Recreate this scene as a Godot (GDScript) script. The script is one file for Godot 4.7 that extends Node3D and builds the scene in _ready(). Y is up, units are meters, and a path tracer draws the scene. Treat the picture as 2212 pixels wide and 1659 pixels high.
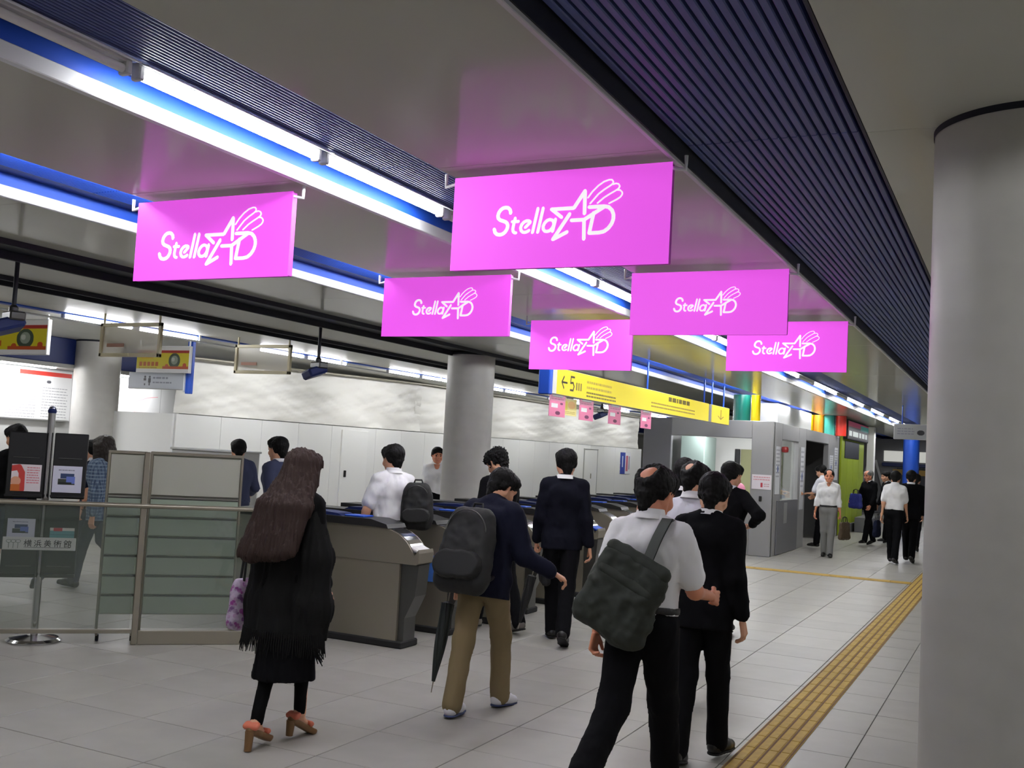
extends Node3D
# A station concourse: ticket gates on the left, a corridor running away to the right, pink hanging signs.
# The corridor runs along -z, the gates open along x; the floor is y = 0, the ceiling y = 3.

const CEIL := 3.0
const EYE := Vector3(0, 1.70, 0)

func _ready() -> void:
	var cam := Camera3D.new()
	cam.name = "camera"
	cam.fov = rad_to_deg(2.0 * atan(829.5 / 2232.5))
	cam.near = 0.05; cam.far = 200.0
	var yaw := deg_to_rad(26.309)
	var pitch := deg_to_rad(3.683)
	var roll := deg_to_rad(3.100)
	cam.transform = Transform3D(Basis(Vector3.UP, yaw) * Basis(Vector3.RIGHT, pitch) * Basis(Vector3.BACK, roll), EYE)
	add_child(cam)
	var env := Environment.new()
	env.background_mode = Environment.BG_COLOR
	env.background_color = Color.BLACK
	env.tonemap_mode = Environment.TONE_MAPPER_LINEAR
	env.tonemap_exposure = .88
	env.sdfgi_enabled = true; env.ssao_enabled = true; env.ssil_enabled = true
	var we := WorldEnvironment.new()
	we.name = "environment"
	we.environment = env
	add_child(we)
	folds.seed = 3; folds.frequency = 1.0; folds.fractal_octaves = 2
	strands.seed = 5; strands.frequency = 1.0; strands.fractal_octaves = 2
	materials()
	lamps()
	build_floor()
	build_ceiling()
	build_walls()
	build_signs()
	build_left_side()
	build_fence()
	build_gates()
	build_kiosk()
	build_far_end()
	build_people()

func materials() -> void:
	grain(mat("tile_a", col(172, 169, 161), .36), .012, .0, Vector3.ONE * .9, .05, 2)
	grain(mat("tile_b", col(169, 166, 159), .38), .012, .0, Vector3.ONE * .9, .05, 4)
	grain(mat("tile_c", col(174, 171, 164), .37), .012, .0, Vector3.ONE * .9, .05, 6)
	mat("grout", col(92, 90, 86), .9)
	grain(mat("tactile", col(196, 160, 62), .6), .02, .0, Vector3.ONE * 2.0, .12, 3)
	mat("tactile_seam", col(108, 78, 48), .8)
	mat("ceiling", col(196, 197, 186), .13, 0.0, .13)
	mat("ceiling_light", col(200, 200, 192), .42, 0.0, .25)
	mat("slot", col(14, 18, 32), .6)
	mat("rib_blue", col(76, 90, 144), .5)
	mat("rib_deep", col(46, 56, 96), .6)
	mat("strip_blue", col(34, 84, 196), .4)
	mat("strip_navy", col(16, 34, 92), .45)
	mat("trim_white", col(235, 238, 240), .4)
	mat("pink_paint", col(236, 92, 236), .6)
	mat("fixture", col(205, 205, 205), .45)
	grain(mat("column", col(196, 194, 188), .42), .02, .0, Vector3.ONE, .05, 8)
	mat("board", col(236, 236, 232), .5)
	mat("sheet", col(232, 230, 222), .42)
	mat("wall_grey", col(176, 176, 172), .6)
	mat("steel", col(158, 152, 138), .36, .65)
	mat("steel_dark", col(92, 92, 90), .35, .8)
	mat("chrome", col(205, 205, 208), .14, 1.0)
	mat("black_plastic", col(20, 20, 22), .45)
	mat("gate_top", col(36, 36, 36), .4)
	mat("rubber", col(24, 24, 25), .8)
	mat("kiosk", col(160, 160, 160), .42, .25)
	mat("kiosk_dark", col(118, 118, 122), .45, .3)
	mat("white_paint", col(240, 240, 236), .5)
	mat("skin", col(214, 160, 128), .55)
	mat("skin_red", col(212, 140, 108), .5)
	mat("lips", col(176, 96, 88), .5)
	mat("eye", col(30, 22, 18), .2)
	mat("hair", col(13, 12, 12), .62, 0.0, .3)
	mat("hair_brown", col(47, 33, 29), .7, 0.0, .35)
	mat("hair_soft", col(36, 27, 21), .5)
	for k in ["suit", "navy", "charcoal", "black_cloth"]: pass
	mat("suit", col(16, 16, 19), .85, 0.0, .2)
	mat("navy", col(26, 30, 48), .85, 0.0, .2)
	mat("jacket_navy", col(25, 27, 42), .8, 0.0, .2)
	mat("navy_worker", col(48, 54, 82), .85)
	mat("charcoal", col(36, 36, 38), .85)
	mat("black_cloth", col(13, 13, 14), .85, 0.0, .2)
	mat("shawl", col(27, 27, 27), .95, 0.0, .2)
	mat("khaki", col(128, 112, 80), .85)
	mat("grey_slacks", col(128, 128, 126), .85)
	mat("jeans", col(58, 60, 70), .85)
	mat("white_shirt", col(238, 238, 240), .8)
	mat("pale_shirt", col(226, 226, 236), .8)
	mat("grey_knit", col(110, 106, 98), .9)
	mat("shoe", col(14, 13, 13), .4)
	mat("sole", col(16, 16, 16), .8)
	mat("sneaker", col(226, 226, 232), .6)
	mat("sneaker_sole", col(60, 70, 110), .7)
	mat("leather", col(72, 54, 40), .5)
	mat("coral", col(208, 112, 84), .45)
	mat("wood_heel", col(120, 88, 52), .55)
	mat("bag_black", col(17, 18, 18), .7)
	mat("bag_green", col(40, 45, 39), .8)
	mat("bag_strap", col(72, 76, 72), .8)
	mat("bag_blue", col(40, 50, 128), .7)
	mat("bag_brown", col(76, 60, 42), .6)
	mat("umbrella_black", col(14, 15, 15), .55)
	mat("umbrella_green", col(22, 30, 28), .55)
	var gl := mat("glass", Color(.46, .52, .47, .2), .04)
	gl.transparency = BaseMaterial3D.TRANSPARENCY_ALPHA
	var fr := mat("smoked_acrylic", Color(.76, .82, .75, .5), .3)
	fr.transparency = BaseMaterial3D.TRANSPARENCY_ALPHA
	glow("tube_lit", col(252, 253, 255), 80.0, col(240, 240, 240))
	glow("sign_pink", Color(1, .4, 1), .72, Color(.86, .27, .86))
	glow("sign_white", Color(1, 1, 1), .85, Color(.8, .8, .8))

# ---------------------------------------------------------------- lamps
func tube_lamp(x: float, y: float, z0: float, z1: float, lit: bool, label: String, group: String, energy: float) -> void:
	var L := absf(z1 - z0)
	var o := thing("fluorescent_lamp", label, "lamp", Vector3(x, y, (z0 + z1) / 2), 0.0, group)
	part("tube", Geo.new().tube([V(0, 0, -L / 2 + .03), V(0, 0, L / 2 - .03)], .017, 12), M.tube_lit if lit else M.white_paint, o)
	for s in [-1.0, 1.0]:
		part("socket", Geo.new().box(V(0, .006, s * (L / 2 - .016)), V(.05, .058, .028), .006), M.fixture, o)
	part("batten", Geo.new().box(V(-.005, .034, 0), V(.05, .022, L - .005), .004), M.fixture, o)
	if x > -5.0:
		for s in [-1.0, 1.0]: part("reflector", Geo.new().box(V(s * .044, .03, 0), V(.056, .006, L - .005), .001, Basis(Vector3.BACK, s * -.35)), M.trim_white, o)
	if lit:
		var l := AreaLight3D.new()
		l.name = "light"
		l.area_size = Vector2(.05, L - .06)
		l.light_color = col(255, 254, 248)
		l.light_energy = energy
		l.area_range = 90.0
		l.shadow_enabled = true
		l.rotation.x = -PI / 2
		l.position = V(0, -.02, 0)
		o.add_child(l)

func lamps() -> void:
	var nth := ["first", "second", "third", "fourth", "fifth", "sixth", "seventh", "eighth", "ninth", "tenth", "eleventh"]
	for k in 11:
		var z := -2.79 - 3.6 * k
		for j in 2:
			tube_lamp(-3.05, 3.052, z - 1.18 * j, z - 1.18 * j - 1.15, true, "lit tube in the main ceiling strip, %s of the %s lit pair from the camera" % [["nearer", "farther"][j], nth[k]], "lit tubes of the main ceiling strip", MAIN)
	for k in 9:
		var z := -2.79 + 1.22 - 3.6 * k
		tube_lamp(-3.05, 3.052, z, z - 1.19, false, "unlit tube in the main ceiling strip, filling the %s gap between lit pairs" % nth[k], "unlit tubes of the main ceiling strip", 0)
	for k in 9:
		for j in 2:
			var z := -4.85 - 3.4 * k - 1.12 * j
			tube_lamp(-9.86, 2.955, z, z - 1.06, true, "slim lit tube beyond the ticket gates, %s of the %s pair in its row" % [["nearer", "farther"][j], nth[k]], "lit tubes beyond the ticket gates", ROW)
	for k in 8:
		for j in 2:
			var z := .8 - 3.6 * k - 1.18 * j
			tube_lamp(-4.53, 3.06, z, z - 1.15, true, "cove tube behind the lip of the second blue strip, %s of the %s pair" % [["nearer", "farther"][j], nth[k]], "cove tubes of the second blue strip", COVE)
	for k in 6:
		var z := 1.6 - 3.6 * k
		tube_lamp(.82, 3.052, z, z - 1.15, true, "lit tube in the strip right of the big column, %s of its row" % nth[k], "lit tubes right of the big column", SIDE)

const MAIN := .5
const ROW := .4
const SIDE := .5
const COVE := .2
# ---------------------------------------------------------------- geometry
class Geo:
	var v := PackedVector3Array()
	var n := PackedVector3Array()
	var uv := PackedVector2Array()
	var ix := PackedInt32Array()

	func poly(pts: Array, nn: Vector3, uvs: Array = []) -> void:   # a flat convex face whose outside is nn
		var c: Vector3 = (pts[1] - pts[0]).cross(pts[2] - pts[0])
		var s := v.size()
		for k in pts.size():
			v.append(pts[k]); n.append(nn); uv.append(uvs[k] if uvs.size() else Vector2.ZERO)
		for k in range(1, pts.size() - 1):
			if c.dot(nn) > 0.0:
				ix.append(s); ix.append(s + k + 1); ix.append(s + k)
			else:
				ix.append(s); ix.append(s + k); ix.append(s + k + 1)

	func smooth_quad(p: Array, nn: Array) -> void:
		var c: Vector3 = (p[1] - p[0]).cross(p[2] - p[0])
		var s := v.size()
		for k in 4:
			v.append(p[k]); n.append(nn[k]); uv.append(Vector2.ZERO)
		if c.dot(nn[0] + nn[2]) > 0.0:
			for k in [0, 2, 1, 0, 3, 2]: ix.append(s + k)
		else:
			for k in [0, 1, 2, 0, 2, 3]: ix.append(s + k)

	func box(c: Vector3, size: Vector3, bev := 0.0, b := Basis()) -> Geo:
		var h := size / 2.0
		bev = minf(bev, minf(h.x, minf(h.y, h.z)) * 0.9)
		var e := h - Vector3.ONE * bev
		for ax in 3:
			var u := (ax + 1) % 3
			var w := (ax + 2) % 3
			for s in [-1.0, 1.0]:
				var q := []
				for t in [[-1.0, -1.0], [1.0, -1.0], [1.0, 1.0], [-1.0, 1.0]]:
					var p := Vector3.ZERO
					p[ax] = h[ax] * s; p[u] = e[u] * t[0]; p[w] = e[w] * t[1]
					q.append(c + b * p)
				var nn := Vector3.ZERO
				nn[ax] = s
				poly(q, b * nn, [Vector2(0, 1), Vector2(1, 1), Vector2(1, 0), Vector2(0, 0)])
			if bev > 0.0:
				for s in [-1.0, 1.0]:
					for t in [-1.0, 1.0]:
						var q := []
						for z in [-1.0, 1.0]:
							var p := Vector3.ZERO
							p[u] = h[u] * s; p[w] = e[w] * t; p[ax] = e[ax] * z
							var p2 := Vector3.ZERO
							p2[u] = e[u] * s; p2[w] = h[w] * t; p2[ax] = e[ax] * z
							if z < 0.0:
								q.append(c + b * p); q.append(c + b * p2)
							else:
								q.append(c + b * p2); q.append(c + b * p)
						var nn := Vector3.ZERO
						nn[u] = s; nn[w] = t
						poly(q, b * nn.normalized())
		if bev > 0.0:
			for sx in [-1.0, 1.0]:
				for sy in [-1.0, 1.0]:
					for sz in [-1.0, 1.0]:
						var s := Vector3(sx, sy, sz)
						poly([c + b * Vector3(h.x * sx, e.y * sy, e.z * sz), c + b * Vector3(e.x * sx, h.y * sy, e.z * sz), c + b * Vector3(e.x * sx, e.y * sy, h.z * sz)], b * s.normalized())
		return self

	func tube(path: Array, radius, sides := 10, caps := true) -> Geo:
		var m := path.size()
		var t0: Vector3 = (path[1] - path[0]).normalized()
		var x := t0.cross(Vector3.UP if absf(t0.y) < 0.9 else Vector3.RIGHT).normalized()
		var rings := []
		var norms := []
		for k in m:
			var t: Vector3 = (path[mini(k + 1, m - 1)] - path[maxi(k - 1, 0)]).normalized()
			x = (x - t * x.dot(t)).normalized()
			var y := t.cross(x)
			var r: float = radius[k] if radius is Array else radius
			var ring := []
			var nr := []
			for j in sides:
				var d := x * cos(TAU * j / sides) + y * sin(TAU * j / sides)
				ring.append(path[k] + d * r); nr.append(d)
			rings.append(ring); norms.append(nr)
			if caps and (k == 0 or k == m - 1):
				poly(ring, -t if k == 0 else t)
		for k in m - 1:
			for j in sides:
				var j2 := (j + 1) % sides
				smooth_quad([rings[k][j], rings[k][j2], rings[k + 1][j2], rings[k + 1][j]], [norms[k][j], norms[k][j2], norms[k + 1][j2], norms[k + 1][j]])
		return self

	func lathe(prof: Array, sides := 24, xf := Transform3D()) -> Geo:   # prof: Vector2(radius, height), from bottom to top
		for k in prof.size() - 1:
			var a: Vector2 = prof[k]
			var b: Vector2 = prof[k + 1]
			var nn := Vector2(b.y - a.y, a.x - b.x).normalized()
			for j in sides:
				var t0 := TAU * j / sides
				var t1 := TAU * (j + 1) / sides
				var d0 := Vector3(cos(t0), 0, sin(t0))
				var d1 := Vector3(cos(t1), 0, sin(t1))
				var up := Vector3.UP
				smooth_quad([xf * (d0 * a.x + up * a.y), xf * (d1 * a.x + up * a.y), xf * (d1 * b.x + up * b.y), xf * (d0 * b.x + up * b.y)],
					[xf.basis * (d0 * nn.x + up * nn.y), xf.basis * (d1 * nn.x + up * nn.y), xf.basis * (d1 * nn.x + up * nn.y), xf.basis * (d0 * nn.x + up * nn.y)])
		return self

	func prism(pg: PackedVector2Array, depth: float, xf := Transform3D()) -> Geo:   # an outline in x and y, drawn out along z
		var tr := Geometry2D.triangulate_polygon(pg)
		for s in [-1.0, 1.0]:
			for k in range(0, tr.size(), 3):
				var q := []
				for j in 3:
					var p := pg[tr[k + j]]
					q.append(xf * Vector3(p.x, p.y, s * depth / 2))
				poly(q, xf.basis * Vector3(0, 0, s))
		var cw := Geometry2D.is_polygon_clockwise(pg)
		for k in pg.size():
			var a := pg[k]
			var b := pg[(k + 1) % pg.size()]
			var d := (b - a).normalized()
			var nn := Vector3(d.y, -d.x, 0) * (-1.0 if cw else 1.0)
			poly([xf * Vector3(a.x, a.y, -depth / 2), xf * Vector3(b.x, b.y, -depth / 2), xf * Vector3(b.x, b.y, depth / 2), xf * Vector3(a.x, a.y, depth / 2)], xf.basis * nn)
		return self

	func stroke(pts: Array, width: float, xf := Transform3D(), z := 0.003) -> Geo:   # a raised line of lettering with round ends, facing +z
		var nn := xf.basis * Vector3(0, 0, 1)
		for k in pts.size():
			var p: Vector2 = pts[k]
			var ring := []
			for j in 10:
				ring.append(xf * Vector3(p.x + cos(TAU * j / 10) * width / 2, p.y + sin(TAU * j / 10) * width / 2, z))
			poly(ring, nn)
			if k + 1 < pts.size():
				var q: Vector2 = pts[k + 1]
				var d := (q - p).normalized().orthogonal() * width / 2
				var a := [p + d, p - d, q - d, q + d]
				var f := []
				for e in a: f.append(xf * Vector3(e.x, e.y, z + 0.0002))
				poly(f, nn)
				for e in [[0, 3], [1, 2]]:
					var e0: Vector2 = a[e[0]]
					var e1: Vector2 = a[e[1]]
					var o := (e0 - p).normalized()
					poly([xf * Vector3(e0.x, e0.y, 0), xf * Vector3(e1.x, e1.y, 0), xf * Vector3(e1.x, e1.y, z), xf * Vector3(e0.x, e0.y, z)], xf.basis * Vector3(o.x, o.y, 0))
		return self

	func sheet(nu: int, nv: int, fn: Callable, thick := 0.004) -> Geo:   # a bent sheet with thickness, fn(u, v) gives its middle
		for side in [1.0, -1.0]:
			var P := []
			for i in nu + 1:
				for j in nv + 1:
					P.append(fn.call(float(i) / nu, float(j) / nv))
			var N := []
			for i in nu + 1:
				for j in nv + 1:
					var a: Vector3 = P[mini(i + 1, nu) * (nv + 1) + j] - P[maxi(i - 1, 0) * (nv + 1) + j]
					var b: Vector3 = P[i * (nv + 1) + mini(j + 1, nv)] - P[i * (nv + 1) + maxi(j - 1, 0)]
					N.append(a.cross(b).normalized() * side)
			for i in nu:
				for j in nv:
					var q := [i * (nv + 1) + j, (i + 1) * (nv + 1) + j, (i + 1) * (nv + 1) + j + 1, i * (nv + 1) + j + 1]
					smooth_quad([P[q[0]] + N[q[0]] * thick / 2, P[q[1]] + N[q[1]] * thick / 2, P[q[2]] + N[q[2]] * thick / 2, P[q[3]] + N[q[3]] * thick / 2], [N[q[0]], N[q[1]], N[q[2]], N[q[3]]])
		return self

	# A smooth skin round tapered capsules [a, b, ra, rb]; a fifth entry of -1 carves instead; [normal, d] cuts away what lies beyond a plane.
	func blob(bones: Array, cell: float, k := 0.03, amp := 0.0, ns := Vector3.ONE * 9.0, noise: FastNoiseLite = null) -> Geo:
		var lo := Vector3.ONE * 1e9
		var hi := -lo
		for b in bones:
			if b.size() == 4:
				var r0: float = maxf(b[2], b[3]) + amp
				for p: Vector3 in [b[0], b[1]]:
					lo = lo.min(p - Vector3.ONE * r0); hi = hi.max(p + Vector3.ONE * r0)
		lo -= Vector3.ONE * (cell * 2.0 + k * 0.25); hi += Vector3.ONE * (cell * 2.0 + k * 0.25)
		for b in bones:
			if b.size() == 2:   # shrink the grid for cuts along an axis
				for ax in 3:
					var nn: Vector3 = b[0]
					if nn[ax] > 0.999: hi[ax] = minf(hi[ax], b[1] + cell * 2.0)
					if nn[ax] < -0.999: lo[ax] = maxf(lo[ax], -b[1] - cell * 2.0)
		var nx := int((hi.x - lo.x) / cell) + 2
		var ny := int((hi.y - lo.y) / cell) + 2
		var nz := int((hi.z - lo.z) / cell) + 2
		var f := PackedFloat32Array()
		f.resize(nx * ny * nz)
		f.fill(1.0)
		var nxy := nx * ny
		for pass_ in 2:
			for b in bones:
				if b.size() == 2 or (b.size() == 5) != (pass_ == 1): continue
				var a: Vector3 = b[0]
				var ab: Vector3 = b[1] - a
				var inv := 1.0 / maxf(ab.length_squared(), 1e-9)
				var ra: float = b[2]
				var dr: float = b[3] - ra
				var reach := maxf(b[2], b[3]) + k + cell * 2.0
				var pl := a.min(b[1]) - Vector3.ONE * reach - lo
				var ph := a.max(b[1]) + Vector3.ONE * reach - lo
				var x0 := maxi(int(pl.x / cell), 0)
				var x1 := mini(int(ph.x / cell) + 1, nx - 1)
				var y0 := maxi(int(pl.y / cell), 0)
				var y1 := mini(int(ph.y / cell) + 1, ny - 1)
				var z0 := maxi(int(pl.z / cell), 0)
				var z1 := mini(int(ph.z / cell) + 1, nz - 1)
				var carve := pass_ == 1
				var step := Vector3(cell, 0, 0)
				for z in range(z0, z1 + 1):
					for y in range(y0, y1 + 1):
						var i := z * nxy + y * nx + x0
						var p := Vector3(lo.x + x0 * cell, lo.y + y * cell, lo.z + z * cell) - a
						for x in range(x0, x1 + 1):
							var t := clampf(p.dot(ab) * inv, 0.0, 1.0)
							var d := (p - ab * t).length() - ra - dr * t
							var o := f[i]
							if carve:
								d = -d
								var h := k - absf(o - d)
								f[i] = maxf(o, d) if h <= 0.0 else maxf(o, d) + h * h / (4.0 * k)
							else:
								var h := k - absf(o - d)
								f[i] = minf(o, d) if h <= 0.0 else minf(o, d) - h * h / (4.0 * k)
							p += step
							i += 1
		var planes := []
		for b in bones:
			if b.size() == 2: planes.append(b)
		if planes.size() or (amp > 0.0 and noise):
			var lim := cell * (2.5 + 2.0 * amp * maxf(ns.x, maxf(ns.y, ns.z))) + amp
			for z in nz:
				for y in ny:
					var i := z * nxy + y * nx
					for x in nx:
						var o := f[i]
						if o < lim:
							var p := Vector3(lo.x + x * cell, lo.y + y * cell, lo.z + z * cell)
							if amp > 0.0 and o > -lim: o += noise.get_noise_3dv(p * ns) * amp
							for b in planes: o = maxf(o, p.dot(b[0]) - b[1])
							f[i] = o
						i += 1
		var id := PackedInt32Array()
		id.resize(f.size())
		id.fill(-1)
		var skip := cell * (2.2 + 2.0 * amp * maxf(ns.x, maxf(ns.y, ns.z)))
		var off := [0, 1, nx, nx + 1, nxy, nxy + 1, nxy + nx, nxy + nx + 1]
		for z in nz - 1:
			for y in ny - 1:
				var i := z * nxy + y * nx - 1
				for x in nx - 1:
					i += 1
					var c0 := f[i]
					if c0 > skip or c0 < -skip: continue
					var c1 := f[i + 1]
					var c2 := f[i + nx]
					var c3 := f[i + nx + 1]
					var c4 := f[i + nxy]
					var c5 := f[i + nxy + 1]
					var c6 := f[i + nxy + nx]
					var c7 := f[i + nxy + nx + 1]
					var mn := minf(minf(minf(c0, c1), minf(c2, c3)), minf(minf(c4, c5), minf(c6, c7)))
					if mn >= 0.0: continue
					var mx := maxf(maxf(maxf(c0, c1), maxf(c2, c3)), maxf(maxf(c4, c5), maxf(c6, c7)))
					if mx < 0.0: continue
					var g := Vector3(c1 + c3 + c5 + c7 - c0 - c2 - c4 - c6, c2 + c3 + c6 + c7 - c0 - c1 - c4 - c5, c4 + c5 + c6 + c7 - c0 - c1 - c2 - c3) * 0.25
					var mean := (c0 + c1 + c2 + c3 + c4 + c5 + c6 + c7) * 0.125
					var q := Vector3.ONE * 0.5
					var gl := g.length_squared()
					if gl > 1e-12:
						q = (q - g * (mean / gl)).clamp(Vector3.ZERO, Vector3.ONE)
					id[i] = v.size()
					v.append(lo + (Vector3(x, y, z) + q) * cell)
					n.append(g.normalized()); uv.append(Vector2.ZERO)
					if x > 0 and y > 0 and z > 0:
						var ins := c0 < 0.0
						if ins != (c1 < 0.0): _face(id[i], id[i - nx], id[i - nx - nxy], id[i - nxy], ins)
						if ins != (c2 < 0.0): _face(id[i], id[i - nxy], id[i - nxy - 1], id[i - 1], ins)
						if ins != (c4 < 0.0): _face(id[i], id[i - 1], id[i - 1 - nx], id[i - nx], ins)
		return self

	func _face(a: int, b: int, c: int, d: int, flip: bool) -> void:
		if a < 0 or b < 0 or c < 0 or d < 0: return
		if flip:
			ix.append(a); ix.append(c); ix.append(b); ix.append(a); ix.append(d); ix.append(c)
		else:
			ix.append(a); ix.append(b); ix.append(c); ix.append(a); ix.append(c); ix.append(d)

	func mesh() -> ArrayMesh:
		var arr := []
		arr.resize(Mesh.ARRAY_MAX)
		arr[Mesh.ARRAY_VERTEX] = v; arr[Mesh.ARRAY_NORMAL] = n; arr[Mesh.ARRAY_TEX_UV] = uv; arr[Mesh.ARRAY_INDEX] = ix
		var m := ArrayMesh.new()
		m.add_surface_from_arrays(Mesh.PRIMITIVE_TRIANGLES, arr)
		return m

# ---------------------------------------------------------------- naming
var names := {}
var M := {}
var folds := FastNoiseLite.new()
var strands := FastNoiseLite.new()

func numbered(called: String) -> String:
	names[called] = names.get(called, -1) + 1
	return called if names[called] == 0 else "%s_%03d" % [called, names[called]]

func tag(o: Node3D, label: String, category: String, group := "") -> Node3D:
	o.set_meta("label", label); o.set_meta("category", category)
	if group: o.set_meta("group", group)
	return o

func thing(called: String, label: String, category: String, at := Vector3.ZERO, turn := 0.0, group := "") -> Node3D:
	var o := Node3D.new()
	o.name = numbered(called)
	o.position = at; o.rotation.y = deg_to_rad(turn)
	add_child(o)
	return tag(o, label, category, group)

func part(called: String, shape, material: Material, parent: Node = null, at := Vector3.ZERO) -> MeshInstance3D:
	var o := MeshInstance3D.new()
	o.mesh = shape.mesh() if shape is Geo else shape
	o.material_override = material
	o.position = at
	if parent == null:
		o.name = numbered(called); add_child(o)
	else:
		var c := 0
		var nm := called
		while parent.has_node(nm):
			c += 1
			nm = "%s_%03d" % [called, c]
		o.name = nm; parent.add_child(o)
	return o

func struct(called: String, shape, material: Material, label: String, at := Vector3.ZERO) -> MeshInstance3D:
	var o := part(called, shape, material, null, at)
	o.set_meta("kind", "structure"); o.set_meta("label", label)
	return o

func mat(key: String, c: Color, rough := 0.6, metal := 0.0, spec := 0.5) -> StandardMaterial3D:
	if M.has(key): return M[key]
	var m := StandardMaterial3D.new()
	m.resource_name = key
	m.albedo_color = c; m.roughness = rough; m.metallic = metal; m.metallic_specular = spec
	M[key] = m
	return m

func col(r: int, g: int, b: int) -> Color:
	return Color(r / 255.0, g / 255.0, b / 255.0)

func glow(key: String, c: Color, energy: float, base := Color.BLACK) -> StandardMaterial3D:
	var m := mat(key, base, 0.5)
	m.emission_enabled = true; m.emission = c; m.emission_energy_multiplier = energy
	return m

func grain(m: StandardMaterial3D, freq: float, depth: float, scale := Vector3.ONE, tint := 0.0, seed_ := 1) -> StandardMaterial3D:   # fine relief and a slight mottling
	var nz := FastNoiseLite.new()
	nz.seed = seed_; nz.frequency = freq; nz.fractal_octaves = 3
	if depth > 0.0:
		var t := NoiseTexture2D.new()
		t.noise = nz; t.width = 256; t.height = 256; t.seamless = true; t.as_normal_map = true; t.bump_strength = 4.0
		m.normal_enabled = true; m.normal_texture = t; m.normal_scale = depth
	if tint > 0.0:
		var a := NoiseTexture2D.new()
		var gr := Gradient.new()
		gr.set_color(0, Color.WHITE * (1.0 - tint) + Color(0, 0, 0, 1)); gr.set_color(1, Color.WHITE)
		a.noise = nz; a.width = 256; a.height = 256; a.seamless = true; a.color_ramp = gr
		m.albedo_texture = a
	m.uv1_triplanar = true; m.uv1_scale = scale
	return m
# ---------------------------------------------------------------- people
func moved(bones: Array, xf: Transform3D) -> Array:
	var r := []
	var s := absf(xf.basis.get_scale().x)
	for b in bones:
		if b.size() == 2:
			var nn: Vector3 = (xf.basis * (b[0] as Vector3)).normalized()
			r.append([nn, (xf * ((b[0] as Vector3) * (b[1] as float))).dot(nn)])
		elif b.size() == 4: r.append([xf * (b[0] as Vector3), xf * (b[1] as Vector3), b[2] * s, b[3] * s])
		else: r.append([xf * (b[0] as Vector3), xf * (b[1] as Vector3), b[2] * s, b[3] * s, b[4]])
	return r

func V(x: float, y: float, z: float) -> Vector3: return Vector3(x, y, z)

func head_bones() -> Array:
	var b := [[V(0, .04, -.03), V(0, .042, .022), .08, .076], [V(0, .02, .04), V(0, -.055, .042), .056, .045], [V(0, -.095, .06), V(0, -.09, .066), .02, .018],
		[V(0, .012, .095), V(0, -.026, .11), .009, .013], [V(-.012, -.03, .1), V(.012, -.03, .1), .009, .009], [V(-.02, -.062, .084), V(.02, -.062, .084), .009, .009],
		[V(0, -.04, -.022), V(0, -.08, -.024), .057, .057]]
	for s in [-1.0, 1.0]:
		b.append([V(s * .05, -.04, -.005), V(s * .014, -.095, .056), .028, .02])
		b.append([V(s * .037, -.03, .055), V(s * .04, -.02, .04), .03, .03])
		b.append([V(s * .079, .02, -.012), V(s * .074, -.022, -.004), .012, .008])
		b.append([V(s * .015, .03, .09), V(s * .045, .03, .076), .009, .008])
		b.append([V(s * .033, .012, .106), V(s * .033, .01, .106), .014, .014, -1])
	return b

func hair_bones(style: String) -> Array:
	var b := [[V(0, .052, -.036), V(0, .058, .018), .09, .083], [V(0, -.02, -.062), V(0, .03, -.05), .05, .07], [V(0, -.075, -.062), V(0, -.02, -.065), .036, .05],
		[V(-.06, .0, -.03), V(-.055, .05, -.01), .034, .036], [V(.06, .0, -.03), V(.055, .05, -.01), .034, .036], [V(-.05, .075, .045), V(.05, .075, .045), .036, .036]]
	if style == "bald" or style == "thin":
		b.append([V(.014, .115, -.16), V(.014, .135, -.14), .086 if style == "bald" else .08, .086 if style == "bald" else .076, -1])
	if style == "receding": b.append([V(0, .12, .1), V(0, .16, .03), .07, .062, -1])
	if style == "bob":
		for s in [-1.0, 1.0]:
			for k in 3: b.append([V(s * (.062 + .006 * k), .03, -.045 + .03 * k), V(s * (.066 + .012 * k), -.1 - .01 * k, -.04 + .03 * k), .04, .034])
		b.append([V(-.03, -.02, -.07), V(-.035, -.12, -.075), .055, .045])
		b.append([V(.03, -.02, -.07), V(.035, -.12, -.075), .055, .045])
	if style == "mop":
		for s in [-1.0, 1.0]: b.append([V(s * .066, .05, .02), V(s * .074, -.01, .012), .034, .024])
		b.append([V(-.05, .06, .07), V(.05, .06, .07), .034, .03])
	if style == "tied":
		b.append([V(0, .03, -.12), V(0, -.02, -.15), .04, .03])
	b.append([V(0, -.045, .135), V(0, -.11, .12), .1, .1, -1])
	b.append([V(0, -.2, .06), V(0, -.25, .06), .12, .12, -1])
	if style == "long":
		for s in [-1.0, 1.0]: b.append([V(s * .064, .05, .02), V(s * .082, -.14, -.02), .036, .04])
	elif style != "bob":
		for s in [-1.0, 1.0]: b.append([V(s * .095, -.02, .0), V(s * .095, -.03, .0), .03, .03, -1])
	return b

func hand_bones(c: float) -> Array:   # fingers point to -y, the palm faces +z, the thumb is towards +x
	var b := []
	var ln := [.07, .078, .072, .056]
	for i in 4:
		var x := .03 - .02 * i
		b.append([V(x * .55, -.008, 0), V(x, -.082, 0), .015, .0115])
		var a1 := deg_to_rad(c * (1.0 + .12 * i))
		var p0 := V(x, -.084, 0)
		var p1: Vector3 = p0 + V(x * .06, -cos(a1), sin(a1)) * ln[i] * .5
		var p2: Vector3 = p1 + V(x * .03, -cos(a1 * 2.1), sin(a1 * 2.1)) * ln[i] * .5
		b.append([p0, p1, .0095, .0088]); b.append([p1, p2, .0088, .0074])
	b.append([V(.018, -.02, .004), V(.046, -.052, .014), .014, .0115])
	b.append([V(.046, -.052, .014), V(.052, -.085, .022 + c * .0002), .011, .0085])
	return b

var J := {}   # joints of the person built last, in its own axes

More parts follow.
